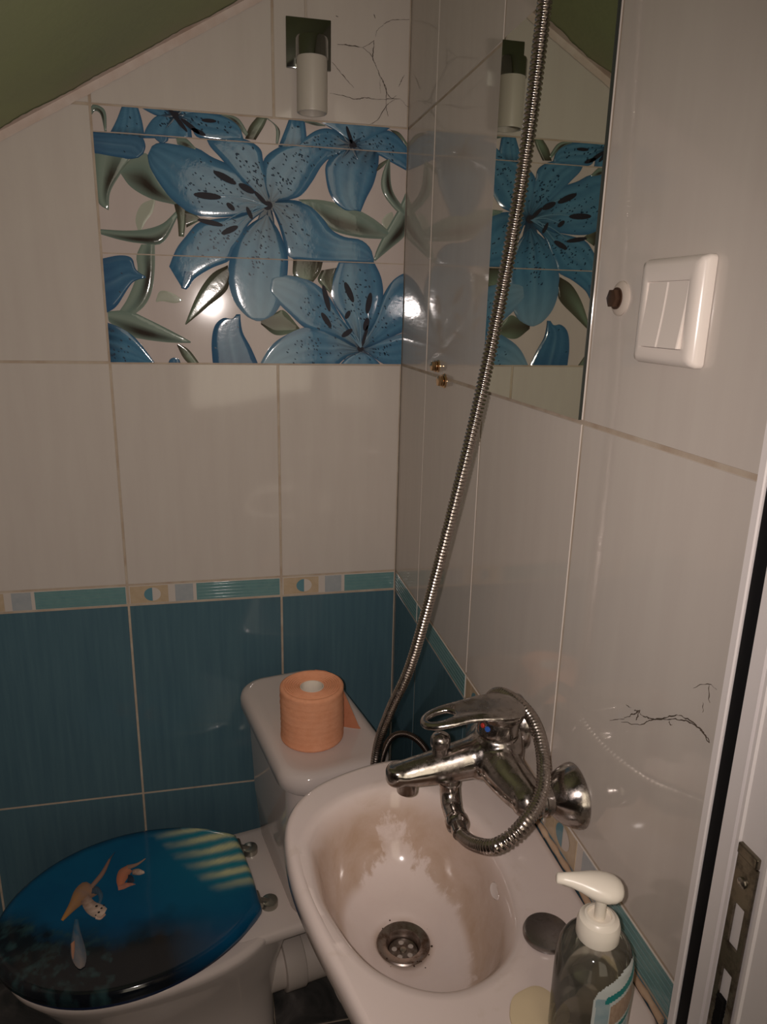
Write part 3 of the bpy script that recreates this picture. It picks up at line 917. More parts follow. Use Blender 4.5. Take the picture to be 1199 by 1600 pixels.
# ------------------------------------------------------------------ bolts in the right wall
def hexbolt(y, z, label, r, ln, washer, hm, wm, group=None):
    t = thing('wall_bolt', label, 'bolt', (0, y, z), group)
    bm = bmesh.new()
    lathe(bm, [(washer, 0), (washer * 1.0, 0.002), (washer * 0.86, 0.0036), (r * 0.9, 0.0042)], (0.0005, y, z), (-1, 0, 0), 32)
    obj('washer', bm, wm, t)
    bm = bmesh.new()
    lathe(bm, [(r * 0.6, 0), (r * 0.6, ln * 0.2), (r * 1.15, ln * 0.2), (r * 1.15, ln * 0.35)], (-0.003, y, z), (-1, 0, 0), 24)
    lathe(bm, [(r, ln * 0.35), (r, ln * 0.95), (r * 0.85, ln)], (-0.003, y, z), (-1, 0, 0), 6)
    obj('hex_head', bm, hm, t, smooth=True, angle=25)
hexbolt(-0.829, 1.4625, 'dark hex bolt head in a pale sealant ring beside the light switch', 0.0085, 0.008, 0.0155, M_BROWNBOLT, M_SILICONE)
hexbolt(-0.259, 1.357, 'upper small brass bolt in the right wall near the corner', 0.0085, 0.010, 0.0105, M_BRASS, M_BRASS, 'small brass bolts')
hexbolt(-0.299, 1.336, 'lower small brass bolt with sealant, closer to the shower hose', 0.0088, 0.010, 0.012, M_BRASS, M_BRASS, 'small brass bolts')

# ------------------------------------------------------------------ wash basin
SD = 0.845                                    # deck height
DC = V(-0.178, -0.803, 0.731)                 # drain centre
OUT = [(-0.0025, -0.668), (-0.045, -0.640), (-0.095, -0.617), (-0.135, -0.606), (-0.172, -0.607), (-0.218, -0.620), (-0.262, -0.642), (-0.294, -0.676), (-0.309, -0.722), (-0.308, -0.795),
       (-0.294, -0.869), (-0.277, -0.930), (-0.261, -0.987), (-0.243, -1.035), (-0.21, -1.072), (-0.155, -1.09), (-0.09, -1.09), (-0.035, -1.072), (-0.012, -1.045), (-0.0025, -1.030)]
INN = [(-0.283, -0.765), (-0.281, -0.825), (-0.266, -0.878), (-0.244, -0.922), (-0.213, -0.950), (-0.178, -0.963), (-0.141, -0.958), (-0.106, -0.936), (-0.083, -0.898), (-0.071, -0.851),
       (-0.068, -0.810), (-0.072, -0.765), (-0.090, -0.715), (-0.118, -0.680), (-0.152, -0.663), (-0.190, -0.664), (-0.228, -0.678), (-0.260, -0.703), (-0.278, -0.735)]
NA = 144
def polar(pts, smooth=True):
    P = [V(x, y, 0) for x, y in pts]
    if smooth:
        n = len(P)
        Q = []
        for i in range(n):
            a, b, c, d = P[i - 1], P[i], P[(i + 1) % n], P[(i + 2) % n]
            for k in range(6):
                t = k / 6
                Q.append(0.5 * ((2 * b) + (c - a) * t + (2 * a - 5 * b + 4 * c - d) * t * t + (3 * b - a - 3 * c + d) * t ** 3))
        P = Q
    out = []
    for k in range(NA):
        th = 2 * pi * k / NA
        d = V(cos(th), sin(th), 0)
        best = None
        for i in range(len(P)):
            a, b = P[i] - V(DC.x, DC.y, 0), P[(i + 1) % len(P)] - V(DC.x, DC.y, 0)
            den = d.x * (b - a).y - d.y * (b - a).x
            if abs(den) < 1e-12: continue
            t = (a.x * (b - a).y - a.y * (b - a).x) / den
            s = (a.x * d.y - a.y * d.x) / den
            if t > 0 and -1e-6 <= s <= 1 + 1e-6: best = t if best is None else max(best, t)
        out.append(best)
    return out
def dense(pts):
    """round the outer line but keep the straight back edge straight"""
    c = catmull([V(x, y, 0) for x, y in pts], 5)
    return [(p.x if p.x < -0.0025 else -0.0025, p.y) for p in c]
RO = polar(dense(OUT), False)
RI = polar(INN)
def sring(fr, z, mode):
    pts = []
    for k in range(NA):
        th = 2 * pi * k / NA
        r = fr(RO[k], RI[k])
        zz = z(k) if callable(z) else z
        pts.append(V(min(DC.x + r * cos(th), -0.0015), DC.y + r * sin(th), zz))
    return pts
sink = thing('wash_basin', 'small white ceramic wash basin with brown stains, hung on the right wall', 'sink', (DC.x, DC.y, DC.z))
bm = bmesh.new()
S = lambda fr, z: sring(fr, z, 0)
rd = 0.031
rings = [S(lambda o_, i_: 0.030, 0.700), S(lambda o_, i_: 0.05 + 0.35 * i_, 0.702), S(lambda o_, i_: 0.015 + 0.68 * i_, 0.722), S(lambda o_, i_: min(i_ * 0.84 + 0.010, o_ - 0.04), 0.755), S(lambda o_, i_: min(i_ * 0.97 + 0.008, o_ - 0.026), 0.790),
         S(lambda o_, i_: o_ - 0.020, 0.812), S(lambda o_, i_: o_ - 0.006, 0.815), S(lambda o_, i_: o_, 0.820), S(lambda o_, i_: o_, 0.832), S(lambda o_, i_: o_ - 0.0015, 0.839), S(lambda o_, i_: o_ - 0.006, SD - 0.0005),
         S(lambda o_, i_: o_ - 0.012, SD), S(lambda o_, i_: o_ * 0.55 + i_ * 0.45 - 0.004, SD - 0.0022), S(lambda o_, i_: min(i_ + 0.012, o_ - 0.0145), SD - 0.0018), S(lambda o_, i_: i_ + 0.004, SD - 0.003), S(lambda o_, i_: i_ - 0.001, SD - 0.006), S(lambda o_, i_: i_ - 0.005, SD - 0.013)]
prof = [(0.955, 0.824), (0.925, 0.808), (0.88, 0.788), (0.82, 0.769), (0.74, 0.754), (0.63, 0.744), (0.50, 0.7385), (0.36, 0.7355)]
for fsc, z in prof:
    rings.append(S(lambda o_, i_, fsc=fsc: max(rd + 0.004, i_ * fsc - 0.004), z))
rings.append(S(lambda o_, i_: rd + 0.001, 0.7325))
rings.append(S(lambda o_, i_: rd - 0.002, 0.7285))
rings.append(S(lambda o_, i_: rd - 0.004, 0.7105))
loft(bm, rings)
o = obj('basin', bm, M_SINK, sink, angle=75)
# overflow hole trim, drain, dried soap
drain = None
bm = bmesh.new()
lathe(bm, [(0.0305, 0.0), (0.0315, 0.0022), (0.0302, 0.0036), (0.026, 0.0032), (0.0205, 0.0016), (0.0185, -0.002), (0.0180, -0.014), (0.0, -0.014)], (DC.x, DC.y, 0.7300), n=48, cap0=False, cap1=False)
drain = obj('drain', bm, M_DRAIN, sink)
bm = bmesh.new()
lathe(bm, [(0.0178, -0.0095), (0.0165, -0.0082), (0.0, -0.0082)], (DC.x, DC.y, 0.7300), n=40, cap0=False, cap1=False)
obj('strainer', bm, M_DRAIN, drain)
hm = mat('strainer_hole', (0.42, 0.36, 0.32), 0.6)
for k in range(5):
    a = radians(90 + 72 * k)
    bm = bmesh.new()
    lathe(bm, [(0.0032, -0.0080), (0.0, -0.0079)], (DC.x + 0.0105 * cos(a), DC.y + 0.0105 * sin(a), 0.7300), n=14, cap0=False, cap1=False)
    obj('strainer_hole', bm, hm, drain)
bm = bmesh.new()
lathe(bm, [(0.0042, -0.0082), (0.0036, -0.0066), (0.0, -0.0063)], (DC.x, DC.y, 0.7300), n=16, cap0=False, cap1=False)
obj('strainer_screw', bm, M_SCREW, drain)
bm = bmesh.new()
rng = random.Random(5)
for k in range(16):
    a, r = radians(rng.uniform(230, 330)), rng.uniform(0.030, 0.046)
    if k > 9: a, r = radians(rng.uniform(0, 360)), rng.uniform(0.03, 0.035)
    lathe(bm, [(rng.uniform(.0006, .0017), 0.0), (0.0006, 0.0007), (0, 0.0008)], (DC.x + r * cos(a), DC.y + r * sin(a), 0.7335), n=7)
d_ = obj('dirt_specks', bm, M_DIRT, sink); d_['kind'] = 'stuff'
bm = bmesh.new()
def blob(bm, cx, cy, z, rr, seed, n=40, sx=1.0, sy=1.0):
    q = random.Random(seed); ph = [q.uniform(0, 6.28) for _ in range(4)]
    rin = []
    for s, dz in ((1.0, -0.0012), (0.985, 0.0004), (0.9, 0.0009), (0.5, 0.0011)):
        rin.append([V(cx + sx * s * rr * (1 + .10 * sin(2 * t + ph[0]) + .07 * sin(3 * t + ph[1]) + .04 * sin(5 * t + ph[2])) * cos(t),
                      cy + sy * s * rr * (1 + .10 * sin(2 * t + ph[0]) + .07 * sin(3 * t + ph[1]) + .04 * sin(5 * t + ph[2])) * sin(t), z + dz) for t in [2 * pi * k / n for k in range(n)]])
    loft(bm, rin)
blob(bm, -0.106, -1.000, SD - 0.0008, 0.0250, 3)
blob(bm, -0.094, -1.030, SD - 0.0008, 0.017, 8)
sp_ = obj('soap_stain', bm, M_SOAP, sink); sp_['label'] = 'pale yellow dried soap puddle on the deck'
bm = bmesh.new()
lathe(bm, [(0.0, 0.0015), (0.006, 0.0012), (0.0085, 0.0022), (0.0095, 0.0008), (0.0095, -0.001)], (-0.0795, -0.832, 0.815), (-0.86, 0.0, 0.5), n=24, cap0=False, flat=(1.25, 0.75))
obj('overflow_cover', bm, M_TOILET, sink)

# sealant line between basin and wall
bm = bmesh.new()
sweep(bm, [V(-0.0022, -0.672 - 0.36 * k / 40, 0.8455 + 0.0006 * sin(k * 1.7)) for k in range(41)], lambda i, n_: 0.0034 + 0.0006 * sin(i * 2.1), 10)
M_SEAL = streaky('old_sealant', (0.58, 0.42, 0.29), (0.42, 0.27, 0.18), (40, 40, 40), 0.6, 0.3)
obj('sealant_bead', bm, M_SEAL, sink)

# cap lying on the deck
bm = bmesh.new()
lathe(bm, [(0.0225, 0.0), (0.0238, 0.0012), (0.0240, 0.0035), (0.0230, 0.0062), (0.0205, 0.0074), (0.010, 0.0080), (0.0, 0.0081)], (-0.0635, -0.9255, SD - 0.001), n=48)
o = obj('tap_hole_cap', bm, M_CAPSTEEL, origin=(-0.0635, -0.9255, SD))
tag(o, 'round dark steel cap lying flat on the basin deck next to the soap bottle', 'cap')

# ------------------------------------------------------------------ mixer tap
TY = -0.768
tap = thing('mixer_tap', 'old stained chrome wall mixer tap with loop lever above the wash basin', 'tap', (0, TY, 0.945))
def remesh(o, vox=0.0016, it=5):
    r = o.modifiers.new('fuse', 'REMESH'); r.mode = 'VOXEL'; r.voxel_size = vox; r.use_smooth_shade = True
    s_ = o.modifiers.new('soften', 'SMOOTH'); s_.iterations = it; s_.factor = 0.5
bm = bmesh.new()
# spout
sp = catmull([V(-0.186, TY, 0.937), V(-0.165, TY, 0.938), V(-0.130, TY, 0.942), V(-0.095, TY, 0.948), V(-0.066, TY, 0.950)], 6)
def srad(i, n_):
    t = i / (n_ - 1)
    return (0.0148 + 0.008 * t + 0.006 * t ** 3, 0.0122 + 0.0165 * t - 0.002 * t ** 3)
sweep(bm, sp, srad, 24, up=(0, 0, 1))
lathe(bm, [(0.0, -0.012), (0.0115, -0.0115), (0.0145, -0.007), (0.0145, 0.006), (0.0115, 0.0105), (0, 0.0112)], (-0.182, TY, 0.9375), n=24)
# central barrel
lathe(bm, [(0.012, -0.034), (0.024, -0.025), (0.0315, -0.006), (0.0315, 0.010), (0.0285, 0.022), (0.0262, 0.028), (0.0238, 0.0285)], (-0.064, TY, 0.952), (0.02, 0, 1), n=36)
# two arms that sweep down and back to the inlets
for s in (-1, 1):
    p = catmull([V(-0.068, TY, 0.951), V(-0.066, TY + s * 0.026, 0.947), V(-0.060, TY + s * 0.052, 0.942), V(-0.053, TY + s * 0.076, 0.9395)], 6)
    sweep(bm, p, lambda i, n_: (0.030 - 0.0110 * i / (n_ - 1), 0.0290 - 0.0100 * i / (n_ - 1)), 24, up=(1, 0, 0.3))
    lathe(bm, [(0.0, -0.021), (0.0105, -0.019), (0.0170, -0.011), (0.0190, 0.0), (0.0180, 0.010)], (-0.053, TY + s * 0.076, 0.9395), (1, 0, 0), n=24)
bmesh.ops.create_uvsphere(bm, u_segments=24, v_segments=16, radius=0.0285, matrix=Matrix.Translation((-0.080, TY, 0.9490)))
body = obj('body', bm, M_CHROME, tap)
remesh(body, 0.0016, 12)
# cartridge collar and dome
bm = bmesh.new()
lathe(bm, [(0.0236, 0.0), (0.0240, 0.003), (0.0232, 0.009), (0.0225, 0.018), (0.021, 0.024), (0.0, 0.025)], (-0.064, TY, 0.9805), (0.02, 0, 1), n=36, cap0=True, cap1=False)
cart = obj('cartridge_housing', bm, M_CHROME, tap)
# lever: a dished cap that runs out into a closed loop
bm = bmesh.new()
LZ = 1.004
HX = -0.1335
half = [(-0.158, 0.0), (-0.155, 0.0095), (-0.145, 0.0175), (-0.128, 0.0215), (-0.106, 0.0225), (-0.088, 0.0255), (-0.066, 0.0290), (-0.047, 0.0265), (-0.036, 0.0165), (-0.0325, 0.0)]
shape = catmull([V(x, y, 0) for x, y in half], 6)
shape = shape + [V(p.x, -p.y, 0) for p in shape[::-1][1:-1]]
def lever_z(x):
    t = (-x - 0.033) / 0.125
    return LZ + 0.0095 - 0.006 * max(0, t - 0.15) - 0.013 * max(0, t - 0.45) ** 1.3 + 0.003 * sin(pi * min(1, max(0, t)))
rings4 = [[], [], [], [], [], []]
for k in range(80):
    th = 2 * pi * k / 80
    d = V(cos(th), sin(th), 0)
    best = 0.03
    for i in range(len(shape)):
        a_, b_ = shape[i] - V(HX, 0, 0), shape[(i + 1) % len(shape)] - V(HX, 0, 0)
        den = d.x * (b_ - a_).y - d.y * (b_ - a_).x
        if abs(den) < 1e-12: continue
        t = (a_.x * (b_ - a_).y - a_.y * (b_ - a_).x) / den
        s_ = (a_.x * d.y - a_.y * d.x) / den
        if t > 0 and -1e-6 <= s_ <= 1 + 1e-6: best = t
    ho = V(HX + 0.0160 * cos(th), 0.0088 * sin(th), 0); ou = V(HX, 0, 0) + d * best
    mid = ho.lerp(ou, 0.5); q_ = ou.lerp(ho, 0.12)
    for ring, p_, dz in zip(rings4, (ho, mid, q_, ou, q_, ho), (-0.0005, 0.0008, -0.0008, -0.0035, -0.0065, -0.0060)):
        ring.append(V(p_.x, TY + p_.y, lever_z(p_.x) + dz))
loft(bm, rings4 + [rings4[0]], cap0=False, cap1=False)
bmesh.ops.remove_doubles(bm, verts=bm.verts[:], dist=1e-6)
lathe(bm, [(0.0, -0.010), (0.0215, -0.0105), (0.0262, -0.008), (0.0272, -0.002), (0.0250, 0.004), (0.017, 0.0075), (0.008, 0.0085), (0.0, 0.0088)], (-0.0625, TY, LZ + 0.004), (0.06, 0, 1), n=36, cap0=False, cap1=False)
lever = obj('lever', bm, M_CHROME, tap)
remesh(lever, 0.0012, 4)
# temperature mark
bm = bmesh.new(); lathe(bm, [(0.0034, 0), (0.0030, 0.0014), (0, 0.0016)], (-0.064 - 0.0228 * 0.80, TY - 0.0228 * 0.60, 0.9925), (-0.80, -0.60, 0.05), n=16)
obj('blue_mark', bm, M_BLUEMARK, tap)['label'] = 'blue half of the temperature mark'
bm = bmesh.new(); lathe(bm, [(0.0030, 0), (0.0026, 0.0012), (0, 0.0014)], (-0.064 - 0.0228 * 0.95, TY - 0.0228 * 0.30, 0.9935), (-0.95, -0.30, 0.05), n=16)
obj('red_mark', bm, M_RED, tap)['label'] = 'red half of the temperature mark'
# diverter knob
bm = bmesh.new()
lathe(bm, [(0.0130, -0.004), (0.0120, 0.0005), (0.0092, 0.0015), (0.0092, 0.012), (0.0110, 0.0125), (0.0114, 0.014), (0.0114, 0.021), (0.0105, 0.0245), (0.0075, 0.027), (0, 0.0282)], (-0.133, TY, 0.9565), n=28)
obj('diverter_knob', bm, M_CHROME, tap)
bm = bmesh.new()
lathe(bm, [(0.0, 0.001), (0.0085, 0.001), (0.0095, 0.0), (0.0115, 0.0005), (0.0118, 0.004), (0.0118, 0.016)], (-0.171, TY, 0.9135), n=28, cap0=False)
obj('aerator', bm, M_CHROME, tap)
# hose elbow under the spout
bm = bmesh.new()
lathe(bm, [(0.0125, 0.0), (0.0130, 0.003), (0.0115, 0.0045), (0.0115, 0.0075), (0.0130, 0.009), (0.0128, 0.014)], (-0.120, TY, 0.9165), n=28)
E_A = catmull([V(-0.120, TY, 0.924), V(-0.1195, TY - 0.003, 0.906), V(-0.1205, TY - 0.016, 0.895), V(-0.123, TY - 0.040, 0.896)], 6)
sweep(bm, E_A, lambda i, n_: 0.0118 if i < n_ * 0.6 else 0.0112, 24)
lathe(bm, [(0.0112, -0.002), (0.0128, 0.0), (0.0128, 0.008), (0.0112, 0.010), (0.0092, 0.012), (0.0088, 0.024)], E_A[-1] - (E_A[-1] - E_A[-2]).normalized() * 0.002, (E_A[-1] - E_A[-2]), n=28)
obj('outlet_elbow', bm, M_CHROME, tap)
# wall unions
for s in (-1, 1):
    y = TY + s * 0.076
    bm = bmesh.new()
    lathe(bm, [(0.0160, 0.0), (0.0165, 0.012), (0.0180, 0.0125), (0.0180, 0.0150), (0.0165, 0.0155), (0.0160, 0.030)], (-0.052, y, 0.9395), (1, 0, 0), n=28)
    obj('union_nut', bm, M_CHROME, tap)
    bm = bmesh.new()
    lathe(bm, [(0.0165, 0.0305), (0.0172, 0.0300), (0.020, 0.0275), (0.0270, 0.020), (0.0325, 0.010), (0.0350, 0.003), (0.0352, 0.0)], (-0.0005, y, 0.9395), (-1, 0, 0), n=40, cap0=True)
    obj('wall_flange', bm, M_CHROME, tap)

# ------------------------------------------------------------------ hoses
def ribbed(bm, ctrl, rad, pitch, n=16, groove=0.80):
    path = catmull(ctrl, 14)
    dense_ = resample(path, pitch / 5)
    sh = [1.0, 1.03, 1.0, groove, groove]
    sweep(bm, dense_, lambda i, N: rad * sh[i % 5], n)
HOSE = [E_A[-1] + (E_A[-1] - E_A[-2]).normalized() * 0.016, V(-0.125, -0.838, 0.900), V(-0.129, -0.885, 0.930), V(-0.122, -0.918, 0.955), V(-0.098, -0.918, 0.972), V(-0.060, -0.880, 0.976),
        V(-0.036, -0.829, 0.985), V(-0.028, -0.782, 0.998), V(-0.036, -0.742, 1.003), V(-0.040, -0.690, 0.980), V(-0.035, -0.630, 0.900), V(-0.045, -0.575, 0.78), V(-0.085, -0.545, 0.64),
        V(-0.130, -0.535, 0.60), V(-0.156, -0.530, 0.70), V(-0.154, -0.534, 0.808), V(-0.145, -0.573, 0.900), V(-0.126, -0.613, 0.999), V(-0.101, -0.659, 1.191), V(-0.079, -0.696, 1.378),
        V(-0.059, -0.714, 1.572), V(-0.049, -0.718, 1.735), V(-0.040, -0.716, 1.90), V(-0.034, -0.712, 2.02)]
bm = bmesh.new()
ribbed(bm, HOSE, 0.0074, 0.0046)
o = obj('shower_hose', bm, M_HOSE, origin=tuple(HOSE[0]), angle=180)
tag(o, 'long ribbed chrome shower hose hanging down across the mirror and looping at the tap', 'hose')
bm = bmesh.new()
bm2c = [V(-0.136, -0.478, 0.66), V(-0.137, -0.482, 0.74), V(-0.122, -0.481, 0.790), V(-0.099, -0.484, 0.801), V(-0.074, -0.495, 0.788), V(-0.055, -0.50, 0.75), V(-0.04, -0.50, 0.68)]
ribbed(bm, bm2c, 0.0052, 0.0024, 12, 0.93)
o = obj('supply_hose', bm, M_BRAID, origin=tuple(bm2c[0]), angle=180)
tag(o, 'short thin braided hose arching between the cistern and the basin', 'hose')

# ------------------------------------------------------------------ soap bottle
BX, BY, BZ = -0.0775, -1.032, SD - 0.001
bot = thing('soap_bottle', 'clear soap pump bottle with cream nozzle, nearly empty, on the basin corner', 'bottle', (BX, BY, BZ))
bm = bmesh.new()
bprof = [(0.0, 0.001), (0.024, 0.0), (0.0290, 0.003), (0.0315, 0.010), (0.0318, 0.040), (0.0318, 0.070), (0.0314, 0.088), (0.0298, 0.098), (0.0260, 0.1055), (0.0205, 0.110), (0.0160, 0.1125), (0.0125, 0.114), (0.0125, 0.121)]
lathe(bm, bprof, (BX, BY, BZ), n=56, cap0=False, cap1=True)
obj('bottle_body', bm, M_BOTTLE, bot)
# label wrapped on the side facing the wall and the door
bm = bmesh.new()
def brad(h):
    for (r0, h0), (r1, h1) in zip(bprof[1:], bprof[2:]):
        if h0 <= h <= h1: return r0 + (r1 - r0) * (h - h0) / max(h1 - h0, 1e-9)
    return 0.0125
NT, NH = 110, 80
LEFT = [(0.0, 0.23), (0.078, 0.225), (0.086, 0.255), (0.092, 0.325), (0.097, 0.42), (0.102, 0.56), (0.1055, 0.78)]
grid = {}
def lp(i, j):
    if (i, j) not in grid:
        t = radians(-155 + 165 * i / NT); h = 0.006 + 0.099 * j / NH
        r = brad(h) + 0.0004
        grid[(i, j)] = bm.verts.new((BX + r * cos(t), BY + r * sin(t), BZ + h))
    return grid[(i, j)]
for i in range(NT):
    for j in range(NH):
        u, h = i / NT, j / NH
        hz = 0.006 + 0.099 * h
        left = 0.67
        for (ha, ua), (hb, ub) in zip(LEFT, LEFT[1:]):
            if ha <= hz <= hb: left = ua + (ub - ua) * (hz - ha) / (hb - ha)
        top = 0.985 - 0.05 * u
        if u < left or h > top: continue
        f = bm.faces.new((lp(i, j), lp(i + 1, j), lp(i + 1, j + 1), lp(i, j + 1)))
        d = u - left
        mi = 0
        sl = hz * 1000 - 42 * (u - 0.23)
        if 0.02 < d < 0.14 and hz < 0.080: mi = 1
        if d > 0.15 and 44 < sl < 66: mi = 3
        if d > 0.15 and 36 < sl < 41: mi = 2
        if d > 0.10 and 70 < sl < 77: mi = 2
        if d > 0.15 and sl < 33: mi = 1 if int(u * 40) % 5 else 0
        if 0.05 < d < 0.11 and 0.040 < hz < 0.052 and (int(hz * 900) + int(u * 70)) % 3 == 0: mi = 4
        f.material_index = mi
obj('label', bm, [M_LBL_W, M_LBL_G, M_LBL_T, M_LBL_B, M_LBL_K], bot)['label'] = 'pale label with teal and brown blocks'
bm = bmesh.new()
lathe(bm, [(0.0172, 0.0), (0.0176, 0.001), (0.0174, 0.012), (0.0160, 0.0165), (0.0125, 0.0185), (0.0120, 0.0195), (0.0098, 0.0202), (0.0095, 0.0175), (0.0, 0.0172)], (BX, BY, BZ + 0.112), n=44, cap0=True, cap1=False)
obj('collar', bm, M_PUMP, bot)
bm = bmesh.new()
lathe(bm, [(0.0046, 0.0), (0.0046, 0.020), (0.0056, 0.022), (0.0056, 0.026)], (BX, BY, BZ + 0.128), n=24)
obj('pump_stem', bm, M_PUMP, bot)
# nozzle head: a drop shape that tapers to the spout, pointing away from the wall
bm = bmesh.new()
ND = V(-0.93, 0.36, 0.06).normalized()
NS = V(0, 0, 1).cross(ND).normalized()
NU = ND.cross(NS)
c0 = V(BX, BY, BZ + 0.159)
secs = [(-0.0165, 0.0010, 0.0008, 0.0), (-0.0158, 0.0055, 0.0035, 0), (-0.0135, 0.0100, 0.0062, 0), (-0.009, 0.0132, 0.0083, 0), (-0.003, 0.0145, 0.0094, 0), (0.004, 0.0140, 0.0094, 0.0002),
        (0.011, 0.0118, 0.0083, 0.0008), (0.018, 0.0090, 0.0068, 0.0015), (0.025, 0.0067, 0.0055, 0.0018), (0.031, 0.0052, 0.0046, 0.0016), (0.0365, 0.0044, 0.0040, 0.0010), (0.0375, 0.0030, 0.0028, 0.0008)]
rings = []
for d, wd, hh, up in secs:
    rings.append([c0 + ND * d + NU * up + NS * (wd * cos(2 * pi * k / 28)) + NU * (hh * sin(2 * pi * k / 28)) for k in range(28)])
loft(bm, rings)
obj('nozzle', bm, M_PUMP, bot, angle=60)
# ------------------------------------------------------------------ toilet
TA = radians(191.5)
TE = V(cos(TA), sin(TA), 0); TP = V(-sin(TA), cos(TA), 0)
TT = V(-0.346, -0.294, 0)
def tl(s, p, z): return TT + TE * s + TP * p + V(0, 0, z)
toi = thing('toilet', 'white close coupled toilet facing left, its seat lid printed with sea turtles', 'toilet', tuple(tl(0.1, 0, 0)))
def egg(cs, ls, lb, wid, z, n=64, sq=2.3, back=2.6):
    """closed outline: nose at +s, blunter at -s"""
    out = []
    for k in range(n):
        t = 2 * pi * k / n
        c, s_ = cos(t), sin(t)
        if c >= 0: e, L = 2 / sq, ls
        else: e, L = 2 / back, lb
        out.append(tl(cs + L * math.copysign(abs(c) ** e, c), wid * math.copysign(abs(s_) ** (2 / 2.15 if c >= 0 else 2 / back), s_), z))
    return out
bm = bmesh.new()
rings = [egg(0.12, 0.20, 0.165, 0.105, 0.0), egg(0.12, 0.20, 0.165, 0.105, 0.02), egg(0.115, 0.185, 0.155, 0.088, 0.06), egg(0.115, 0.19, 0.155, 0.085, 0.15), egg(0.13, 0.215, 0.18, 0.108, 0.24), egg(0.15, 0.245, 0.22, 0.150, 0.33),
         egg(0.165, 0.252, 0.22, 0.170, 0.368), egg(0.165, 0.255, 0.22, 0.174, 0.380), egg(0.165, 0.254, 0.22, 0.173, 0.388), egg(0.165, 0.247, 0.21, 0.165, 0.3925), egg(0.165, 0.19, 0.14, 0.115, 0.392), egg(0.165, 0.17, 0.12, 0.10, 0.36), egg(0.165, 0.10, 0.08, 0.06, 0.22)]
loft(bm, rings)
obj('bowl', bm, M_TOILET, toi, angle=60)
# rear shelf that carries the cistern
bm = bmesh.new()
def rr_local(s0, s1, p0, p1, r, z, n=7):
    out = []
    for cs, cp, a in ((s1 - r, p1 - r, 0), (s0 + r, p1 - r, 90), (s0 + r, p0 + r, 180), (s1 - r, p0 + r, 270)):
        for k in range(n + 1):
            t = radians(a + 90 * k / n)
            out.append(tl(cs + r * cos(t), cp + r * sin(t), z))
    return out
loft(bm, [rr_local(-0.20, 0.03, -0.10, 0.10, 0.03, 0.335), rr_local(-0.215, 0.05, -0.128, 0.128, 0.025, 0.362), rr_local(-0.218, 0.06, -0.137, 0.137, 0.02, 0.372), rr_local(-0.218, 0.06, -0.138, 0.138, 0.02, 0.388), rr_local(-0.214, 0.056, -0.134, 0.134, 0.018, 0.393)])
obj('rear_shelf', bm, M_TOILET, toi, angle=60)
bm = bmesh.new()
loft(bm, [rr_local(-0.205, -0.060, -0.125, 0.120, 0.035, 0.3935), rr_local(-0.212, -0.055, -0.145, 0.136, 0.04, 0.40), rr_local(-0.216, -0.048, -0.165, 0.152, 0.045, 0.50), rr_local(-0.218, -0.042, -0.174, 0.160, 0.045, 0.676)])
obj('cistern', bm, M_TOILET, toi, angle=60)
bm = bmesh.new()
LB = (-0.228, -0.028, -0.190, 0.174)
def lidring(ins, z, r=0.055): return rr_local(LB[0] + ins, LB[1] - ins, LB[2] + ins, LB[3] - ins, r - ins * 0.6, z, 9)
loft(bm, [lidring(0.012, 0.676), lidring(0.004, 0.677), lidring(0.0, 0.682), lidring(0.0, 0.698), lidring(0.003, 0.708), lidring(0.009, 0.7135), lidring(0.018, 0.7150), lidring(0.030, 0.7138), lidring(0.040, 0.7130)])
obj('cistern_lid', bm, M_TOILET, toi, angle=60)
# seat ring and printed lid
LIDC = 0.004
def lid_half(s, L=0.433):
    t = min(max(s / L, 0), 1)
    return [(0.0, 0.098), (0.015, 0.112), (0.05, 0.138), (0.10, 0.163), (0.16, 0.179), (0.22, 0.183), (0.28, 0.174), (0.33, 0.154), (0.37, 0.126), (0.40, 0.094), (0.42, 0.058), (0.43, 0.022), (0.433, 0.0)]
tab = lid_half(0)
def outline(ins, n=96):
    up = catmull([V(s, p, 0) for s, p in tab], 8)
    full = up + [V(q.x, -q.y, 0) for q in up[::-1][1:]]
    full = full + [V(0.0 - 0.004 * sin(pi * k / 16), -0.098 + 0.196 * k / 16, 0) for k in range(1, 16)]
    full.append(full[0].copy())
    path = resample(full, sum((a - b).length for a, b in zip(full, full[1:])) / n)[:n]
    c = V(0.2, 0, 0)
    out = []
    N = len(path)
    for i, q in enumerate(path):
        tn = (path[(i + 1) % N] - path[i - 1]).normalized()
        nrm = V(-tn.y, tn.x, 0)
        if nrm.dot(q - c) > 0: nrm = -nrm
        out.append(q + nrm * ins)
    return out
def lidr(ins, z): return [tl(q.x, q.y + LIDC, z) for q in outline(ins)]
bm = bmesh.new()
loft(bm, [lidr(0.012, 0.3935), lidr(0.007, 0.3945), lidr(0.006, 0.402), lidr(0.008, 0.4065)])
obj('seat', bm, mat('dark_seat', (0.012, 0.02, 0.05), 0.15), toi, angle=60)

